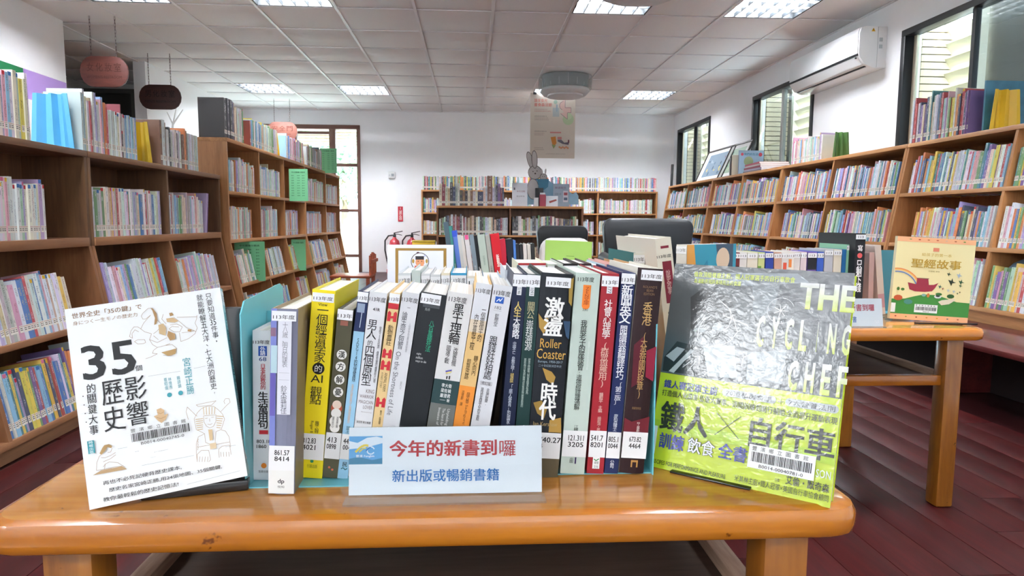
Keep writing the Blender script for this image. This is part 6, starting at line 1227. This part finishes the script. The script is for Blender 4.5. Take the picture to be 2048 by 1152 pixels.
# ------------------------------------------------------------------ on top of the wall bookcases
M_FRAME = plain('dark_picture_frame', '2a201e', .4); M_MAT_ = plain('white_mount', 'eceeec', .6)
def picture(pxs, Y, label, cols):
    """framed picture leaning back against the window wall; its face looks into the room"""
    (xa, ya_), (xb, yb_) = pxs; z0 = 1.2695; x0 = 2.80; y1 = onX(xa, ya_, x0).y; y0 = onX(xb, yb_, x0).y
    w = y1-y0; h = .42; t = empty('framed_picture', label, 'picture', group='framed pictures on the wall bookcases', mw=Matrix.Translation((x0, y1, z0)) @ Matrix.Rotation(R(-90), 4, 'Z') @ Matrix.Rotation(R(-24), 4, 'X')); f = .018
    bx('backing', (f, .008, f), (w-f, .014, h-f), M_MAT_, t)
    for a, b_ in (((0, 0, 0), (w, .018, f)), ((0, 0, h-f), (w, .018, h)), ((0, 0, f), (f, .018, h-f)), ((w-f, 0, f), (w, .018, h-f))): bx('frame', a, b_, M_FRAME, t)
    pr = Print((0, .008, 0), (1, 0, 0), (0, 0, 1), (0, -1, 0)); u0, u1, v0, v1 = w*.16, w*.84, h*.15, h*.85; pr.rect(u0, v0, u1, v1, cols[0]); pr.lift(); r = random.Random(len(label))
    for k in range(14): pr.disc(r.uniform(u0+.03, u1-.03), r.uniform(v0+.03, v1-.04), r.uniform(.012, .03), r.choice(cols[1:]), 8, r.uniform(.01, .03))
    pr.done('print', t)
picture(((1389, 362), (1441, 352)), 0, 'framed blue night picture leaning beside the corner window', ('7f95a8', '4a6c84', 'd8c468', '3e5668', 'a8b8c4', '8a5a6a')); picture(((1432, 355), (1472, 345)), 0, 'framed green garden picture leaning beside the blue one', ('a8c4ac', '7aa878', 'd8a0a0', '5a8a6a', 'c8d8b0', '88b0c4'))
AB = [('b03a50', 'red album at the top of the flat stack'), ('c4b8b4', 'pale album second in the flat stack'), ('8c2c44', 'crimson album in the middle of the flat stack'), ('a8a0b8', 'lilac grey album near the bottom of the flat stack'), ('6a6470', 'dark grey album at the bottom of the flat stack')]
zz = 1.2688
for k, (c, l) in enumerate(reversed(AB)):
    hb = .018 if k else .012; o = empty('album', l, 'album', group='flat albums stacked on the wall bookcases', mw=Matrix.Translation((2.725+.006*(k % 2), 6.25+.012*k, zz)) @ Matrix.Rotation(R(90-1.2*k), 4, 'Z'))
    bx('cover', (0, -.28, 0), (  .42, -.0, .002), plain('album_'+c, c, .4, coat=.3), o); bx('top_cover', (0, -.28, hb-.002), (  .42, 0, hb-.0005), MATS['album_'+c], o); bx('spine', (0, -.0, 0), (  .42, .003, hb-.0005), MATS['album_'+c], o); bx('page_block', (.003, -.277, .0022), (.417, -.001, hb-.0022), M_PAGE, o); zz += hb
def upright_cover(px0, py, px1, py1, X, c, label, txt=None):
    y1, y0 = onX(px0, py1, X).y, onX(px1, py1, X).y
FBK = [(7.06, .016, .19, 'grey', 'small grey book upright beside the framed pictures'), (7.03, .02, .21, 'black', 'black spined book upright before the flat albums'), (7.0, .016, .21, 'cream', 'cream spined book upright before the flat albums')]
for u, w, h, cn, l in FBK:
    mb = MB(); M = Matrix.Translation(RC.P(u, -.01, 1.2688)) @ Matrix.Rotation(R(-90), 4, 'Z'); cover_geo(mb, w, h, .14, srgb(COL[cn]), srgb('8a2a30'), sd=.3); o = mb.build('book', M_COVER, None, mw=M); tag(o, l, 'book'); mb = MB(); page_geo(mb, w, h, .14); mb.build('page_block', M_PAGE, o)
bo = empty('book', 'pale blue picture book with a red rosette standing behind the albums', 'book', mw=Matrix.Translation((2.73, 6.80, 1.2688)) @ Matrix.Rotation(R(3), 4, 'Z')); bx('cover', (0, 0, 0), (.26, .004, .24), plain('pale_blue_cover', 'a8c8e0', .4, coat=.3), bo); bx('page_block', (.002, .0042, .002), (.258, .016, .238), M_PAGE, bo); bx('back_cover', (0, .0162, 0), (.26, .019, .24), plain('blue_cover', '3a6ab0', .4), bo)
pr = Print((0, 0, 0), (1, 0, 0), (0, 0, 1), (0, -1, 0)); pr.text('我們的生活', .05, .19, .2, .215, '4a90b8', wt=.02); pr.disc(.225, .2, .02, 'd85a6a', 12); pr.disc(.03, .2, .015, 'd85a6a', 12); pr.disc(.1, .13, .05, 'a0b088', 14); pr.done('cover_picture', bo)
rod = MB().tube([(2.93, 9.62, .0), (3.03, 9.9, 1.27)], .017, 8).build('pole', M_BLACK, smooth=True); bpy.data.objects.remove(rod)
a = onY(1339, 374, 9.75); b_ = onY(1345, 329, 9.95); rod = MB().tube([(a.x, 9.75, 0), (a.x, 9.75, .01), (b_.x, 9.95, b_.z)], .02, 8).build('pole', M_BLACK, smooth=True); tag(rod, 'black rod leaning in the back corner beside the small window', 'rod')

# ------------------------------------------------------------------ display on the freestanding bookcase
ZD = .9432; M_CARDB = plain('grey_card', 'c9c6c4', .6); M_CARDBL = plain('blue_card', '8fb6cc', .5, var=.1)
def DP(x, y, Y=7.56): return onY(x, y, Y)
def cutout(name, px, Y, mat, parent, th=.006):
    pts = [DP(x, y, Y) for x, y in px]; inv = parent.matrix_world.translation
    return MB().prism([(p.x-inv.x, p.z-inv.z) for p in pts], 'Y', Y-inv.y, Y-inv.y+th).build(name, mat, parent)
def ell(cx, cy, rx, ry, n=16, rot=0): return [(cx+rx*math.cos(t)*math.cos(R(rot))-ry*math.sin(t)*math.sin(R(rot)), cy+rx*math.cos(t)*math.sin(R(rot))+ry*math.sin(t)*math.cos(R(rot))) for t in [2*math.pi*k/n for k in range(n)]]
rb = empty('display_stand', 'blue card display stand with a grey mother rabbit and a small rabbit', 'display stand', (DP(1080, 408).x, 7.56, ZD)); 
b_ = DP(1055, 408, 7.60); mbb = lambda px, Y, m, nm: cutout(nm, px, Y, m, rb)
for cx_, cy_, rx_, ry_, yy, ro_ in ((1060, 320, 6, 17.5, 7.612, -14), (1069, 319, 6, 18.5, 7.5965, -3), (1070, 345, 14.2, 14.2, 7.6045, 0), (1066, 378, 12.2, 21, 7.613, 0), (1087, 354, 7.5, 7, 7.5965, 0)): cutout('outline', ell(cx_, cy_, rx_, ry_, 16, ro_), yy, plain('dark_outline', '5c5654', .6), rb, .0008)
mbb([(1053, 409), (1053, 375), (1062, 366), (1075, 360), (1090, 358), (1100, 362), (1108, 370), (1112, 380), (1125, 378), (1136, 382), (1145, 388), (1152, 384), (1157, 392), (1157, 409)], 7.62, M_CARDBL, 'base_card'); mbb(ell(1066, 378, 11, 20), 7.606, M_CARDB, 'rabbit_body'); mbb(ell(1070, 345, 13, 13), 7.598, M_CARDB, 'rabbit_head'); mbb(ell(1060, 320, 5, 16, 14, -14), 7.606, M_CARDB, 'ear'); mbb(ell(1069, 319, 5, 17, 14, -3), 7.590, M_CARDB, 'ear')
mbb(ell(1087, 354, 6.5, 6, 12), 7.590, M_CARDB, 'small_rabbit_head'); mbb(ell(1084, 343, 1.8, 6, 10, -8), 7.582, M_CARDB, 'small_ear'); mbb(ell(1091, 343, 1.8, 6, 10, 8), 7.582, M_CARDB, 'small_ear'); mbb([(1074, 358), (1098, 358), (1096, 374), (1088, 380), (1078, 376)], 7.580, plain('teal_card', '3f7f9c', .5), 'blue_bib')
pr = Print((0, 0, 0), (1, 0, 0), (0, 0, 1), (0, -1, 0)); pr.n = -.017
def dd(x, y, r, c, Y=7.596): p = DP(x, y, Y)-rb.matrix_world.translation; pr.mb.poly([(p.x+r*math.cos(k), p.y, p.z+r*math.sin(k)) for k in [2*math.pi*i/10 for i in range(10)]], [tuple(range(10))], srgb(c))
for x, y, r in ((1066, 343, .006), (1074, 342, .006), (1070.5, 347, .009)): dd(x, y, r, '4a4240')
for x, y, r in ((1085, 353, .004), (1089, 353, .004)): dd(x, y, r, '4a4240', 7.588)
pr.done('printed_face', rb)
def box_px(nm, label, cat, x0, y0, x1, y1, Y, d, mat, extra=None):
    a, b_ = DP(x0, y1, Y), DP(x1, y0, Y); t = empty(nm, label, cat, (a.x, Y, ZD)); bx('body', (0, 0, 0), (b_.x-a.x, d, b_.z-ZD), mat, t, bevel=.002); return t, b_.x-a.x, b_.z-ZD
t, w, h = box_px('desk_calendar', 'white card calendar standing on the freestanding bookcase', 'calendar', 1024, 366, 1055, 409, 7.54, .004, M_CARD); pr = Print((0, 0, 0), (1, 0, 0), (0, 0, 1), (0, -1, 0)); pr.rect(w*.1, h*.7, w*.2, h*.8, '6a6a70'); pr.text('本月活動', w*.3, h*.6, w*.85, h*.68, 'b08a9a'); pr.text('歡迎參加', w*.3, h*.4, w*.8, h*.46, '8a8a92'); pr.done('lettering', t); bx('strut', (w*.4, .0045, 0), (w*.6, .06, .003), M_CARD, t)
t, w, h = box_px('pen_cup', 'square black pen cup before the rabbit stand', 'cup', 1071, 376, 1087, 408, 7.53, .07, M_BLACK); MB().tube([(.02, .03, h-.03), (.03, .02, h+.03)], .004, 6).build('pen', M_GRL, t)
t, w, h = box_px('card_box', 'small pink box of cards before the rabbit stand', 'box', 1079, 389, 1092, 408, 7.512, .015, plain('pink_box', 'b04a5c', .5)); bx('card', (.005, .004, h), (w-.01, .008, h+.02), M_CARD, t)
t, w, h = box_px('card_box', 'tiny white box at the foot of the black pen cup', 'box', 1068, 396, 1077, 408, 7.508, .018, M_PLW); bx('lid', (-.001, -.001, h), (w+.001, .019, h+.004), M_PLW, t)
t, w, h = box_px('photo_card', 'low photo card with red print leaning on the rabbit stand', 'card', 1092, 392, 1116, 408, 7.525, .004, M_CARD); pr = Print((0, 0, 0), (1, 0, 0), (0, 0, 1), (0, -1, 0)); pr.shape([(w*.3, h*.3), (w*.9, h*.55), (w*.85, h*.7), (w*.25, h*.5)], 'b05a54'); pr.done('print', t)
t, w, h = box_px('notice_card', 'grey blue printed panel right of the rabbits', 'card', 1106, 368, 1139, 408, 7.56, .006, plain('panel_grey', '9fb0c0', .5)); pr = Print((0, 0, 0), (1, 0, 0), (0, 0, 1), (0, -1, 0)); pr.text('樂讀報告', w*.1, h*.78, w*.8, h*.88, '7a5a7a'); pr.rect(w*.62, h*.2, w*.92, h*.7, 'd8d4dc'); pr.lift(); pr.rect(w*.66, h*.5, w*.88, h*.62, 'b05a64'); pr.rect(w*.66, h*.28, w*.88, h*.4, '5a6a84'); pr.text('好書分享', w*.1, h*.5, w*.5, h*.6, '6a7a8a'); pr.done('lettering', t)

# ------------------------------------------------------------------ chairs behind the third table
M_LEATH = plain('black_leatherette', '1b2126', .4, coat=.15, var=.12, scale=4, bump=.05); M_CHROME = plain('chair_metal', '8a8c90', .25, metal=1)
def office_chair(x, Y, w, ztop, label, rz=0., arms=True):
    t = empty('office_chair', label, 'office chair', mw=Matrix.Translation((x, Y, 0)) @ Matrix.Rotation(rz, 4, 'Z')); sz = .42
    def pad(nm, pts, y0, y1, bev): MB().prism(pts, 'Y', y0, y1).build(nm, M_LEATH, t, bevel=bev, smooth=True)
    hb = ztop-sz-.1; n = 5; r = .055; W2 = w/2
    pts = [(-W2*.92, 0), (W2*.92, 0)]+[(W2-r+r*math.sin(R(90-90*i/n)), hb-r+r*math.cos(R(90-90*i/n))) for i in range(n+1)]+[(-W2+r-r*math.sin(R(90*i/n)), hb-r+r*math.cos(R(90*i/n))) for i in range(n+1)]
    MB().prism([(a, b_+sz+.1) for a, b_ in pts], 'Y', -.01, .07).build('backrest', M_LEATH, t, bevel=.02, smooth=True)
    MB().prism([(-W2*.98, -.46), (W2*.98, -.46), (W2*.98, -.02), (-W2*.98, -.02)], 'Z', sz-.07, sz+.02).build('seat', M_LEATH, t, bevel=.025, smooth=True)
    for s_ in ((-1, 1) if arms else ()):
        MB().tube([(s_*(W2+.01), .0, sz+.15), (s_*(W2+.02), -.12, sz+.165), (s_*(W2+.02), -.34, sz+.155)], [.022, .03, .026], 10).build('armrest', M_LEATH, t, smooth=True)
        MB().tube([(s_*(W2+.015), -.3, sz+.13), (s_*(W2+.015), -.25, sz-.03), (s_*W2*.7, -.25, sz-.075)], .012, 6).build('arm_post', M_CHROME, t, smooth=True)
    MB().tube([(0, -.24, .09), (0, -.24, sz-.071)], .025, 10).build('gas_column', M_CHROME, t, smooth=True)
    MB().tube([(0, -.1, sz-.08), (0, .09, sz-.05), (0, .08, sz+.14)], .018, 6).build('back_bar', M_CHROME, t, smooth=True)
    for k in range(5):
        a = R(90+72*k); c, s_ = math.cos(a), math.sin(a)
        MB().tube([(0, -.24, .085), (.28*c, -.24+.28*s_, .065)], [.022, .014], 6).build('base_leg', M_BLACK, t); MB().tube([(.28*c-.01, -.24+.28*s_, .026), (.28*c+.014, -.24+.28*s_, .026)], .025, 10).build('caster', M_BLACK, t)
a, b_ = onY(1208, 436, 3.65), onY(1389, 434, 3.65); office_chair((a.x+b_.x)/2, 3.65, b_.x-a.x, a.z, 'large black padded office chair, the wider of the two', 0)
a, b_ = onY(1074, 451, 4.9), onY(1177, 451, 4.9); office_chair((a.x+b_.x)/2, 4.9, b_.x-a.x, a.z, 'smaller black office chair behind the green picture book', 0, False)
# patterned cushion leaning on the smaller chair: on the far edge of the third table
cq = onY(1080, 476, 2.97); ce_ = onY(1181, 476, 2.97); w = ce_.x-cq.x; h = cq.z-TZ
cu_ = empty('cushion', 'white cushion with a grey ogee lattice behind the green picture book', 'cushion', (cq.x, 2.93, TZ+.001)); MB().prism([(.03, 0), (w-.03, 0), (w, .02), (w+.004, h*.5), (w, h-.03), (w-.03, h), (.03, h), (0, h-.03), (-.004, h*.5), (0, .02)], 'Y', 0, .06).build('body', plain('white_cotton', 'd4d4d2', .8, bump=.1), cu_, bevel=.018, smooth=True)
pr = Print((0, 0, 0), (1, 0, 0), (0, 0, 1), (0, -1, 0)); pr.n = .001
for i in range(-1, 6):
    for sgn in (-1, 1):
        pts = [(min(max(w*(i*.22+.11)+sgn*w*.09*math.sin(k*.8), .025), w-.025), .02+(h-.04)*k/12) for k in range(13)]; pr.line(pts, .004, '6a6e72')
pr.done('lattice_print', cu_)
wt_ = empty('tissue_box', 'wooden tissue box beside the cushion on the third table', 'box', (onY(1074, 520, 2.7).x-.02, 2.72, TZ)); bx('body', (0, 0, 0), (.055, .10, .07), M_TOPE, wt_, bevel=.003); bx('lid', (-.002, -.002, .0702), (.057, .102, .078), M_TOPE, wt_, bevel=.002)
# small red wooden chair by the glazed door
M_CHR = wood('orange_red_wood', '8a3a20', 'c0603a', 'X', rough=.4, coat=.3)
rc = empty('wooden_chair', 'small orange-red slatted wooden chair near the glazed door', 'chair', (-.93, 5.55, 0)); sh = .335
bx('seat', (-.19, -.16, sh-.02), (.13, .16, sh), M_CHR, rc, bevel=.004)
for x in (-.17, .11):
    for y in (-.14, .14): bx('leg', (x-.014, y-.014, 0), (x+.014, y+.014, sh-.0205), M_CHR, rc)
for k in range(5): MB().box((.118, -.14+k*.065, sh+.001), (.136, -.105+k*.065, sh+.16+.01*(2-abs(k-2)))).build('slat', M_CHR, rc, bevel=.003)
bx('top_rail', (.137, -.15, sh+.10), (.150, .16, sh+.125), M_CHR, rc)
print('script bytes ok')

# soft blue-grey bag slumped on the wall bookcase
bag = empty('bag', 'slumped blue grey soft bag on the wall bookcase right of the ark book', 'bag', (2.64, 3.10, .356)); M_BAG = plain('blue_grey_cloth', '5f7488', .8, var=.15, scale=8, bump=.3)
MB().tube([(0, .10, .03), (.03, .09, .10), (.07, .04, .19), (.10, -.02, .25)], [.045, .06, .055, .03], 12).build('upper_roll', M_BAG, bag, smooth=True); MB().tube([(.0, .12, .06), (.02, -.02, .052), (.03, -.10, .045)], [.04, .05, .035], 12).build('lower_roll', M_BAG, bag, smooth=True)
for o_ in bpy.data.objects:
    if 'label' in o_ and len(o_['label'].split()) > 16: print('LONG', o_.name, o_['label'])
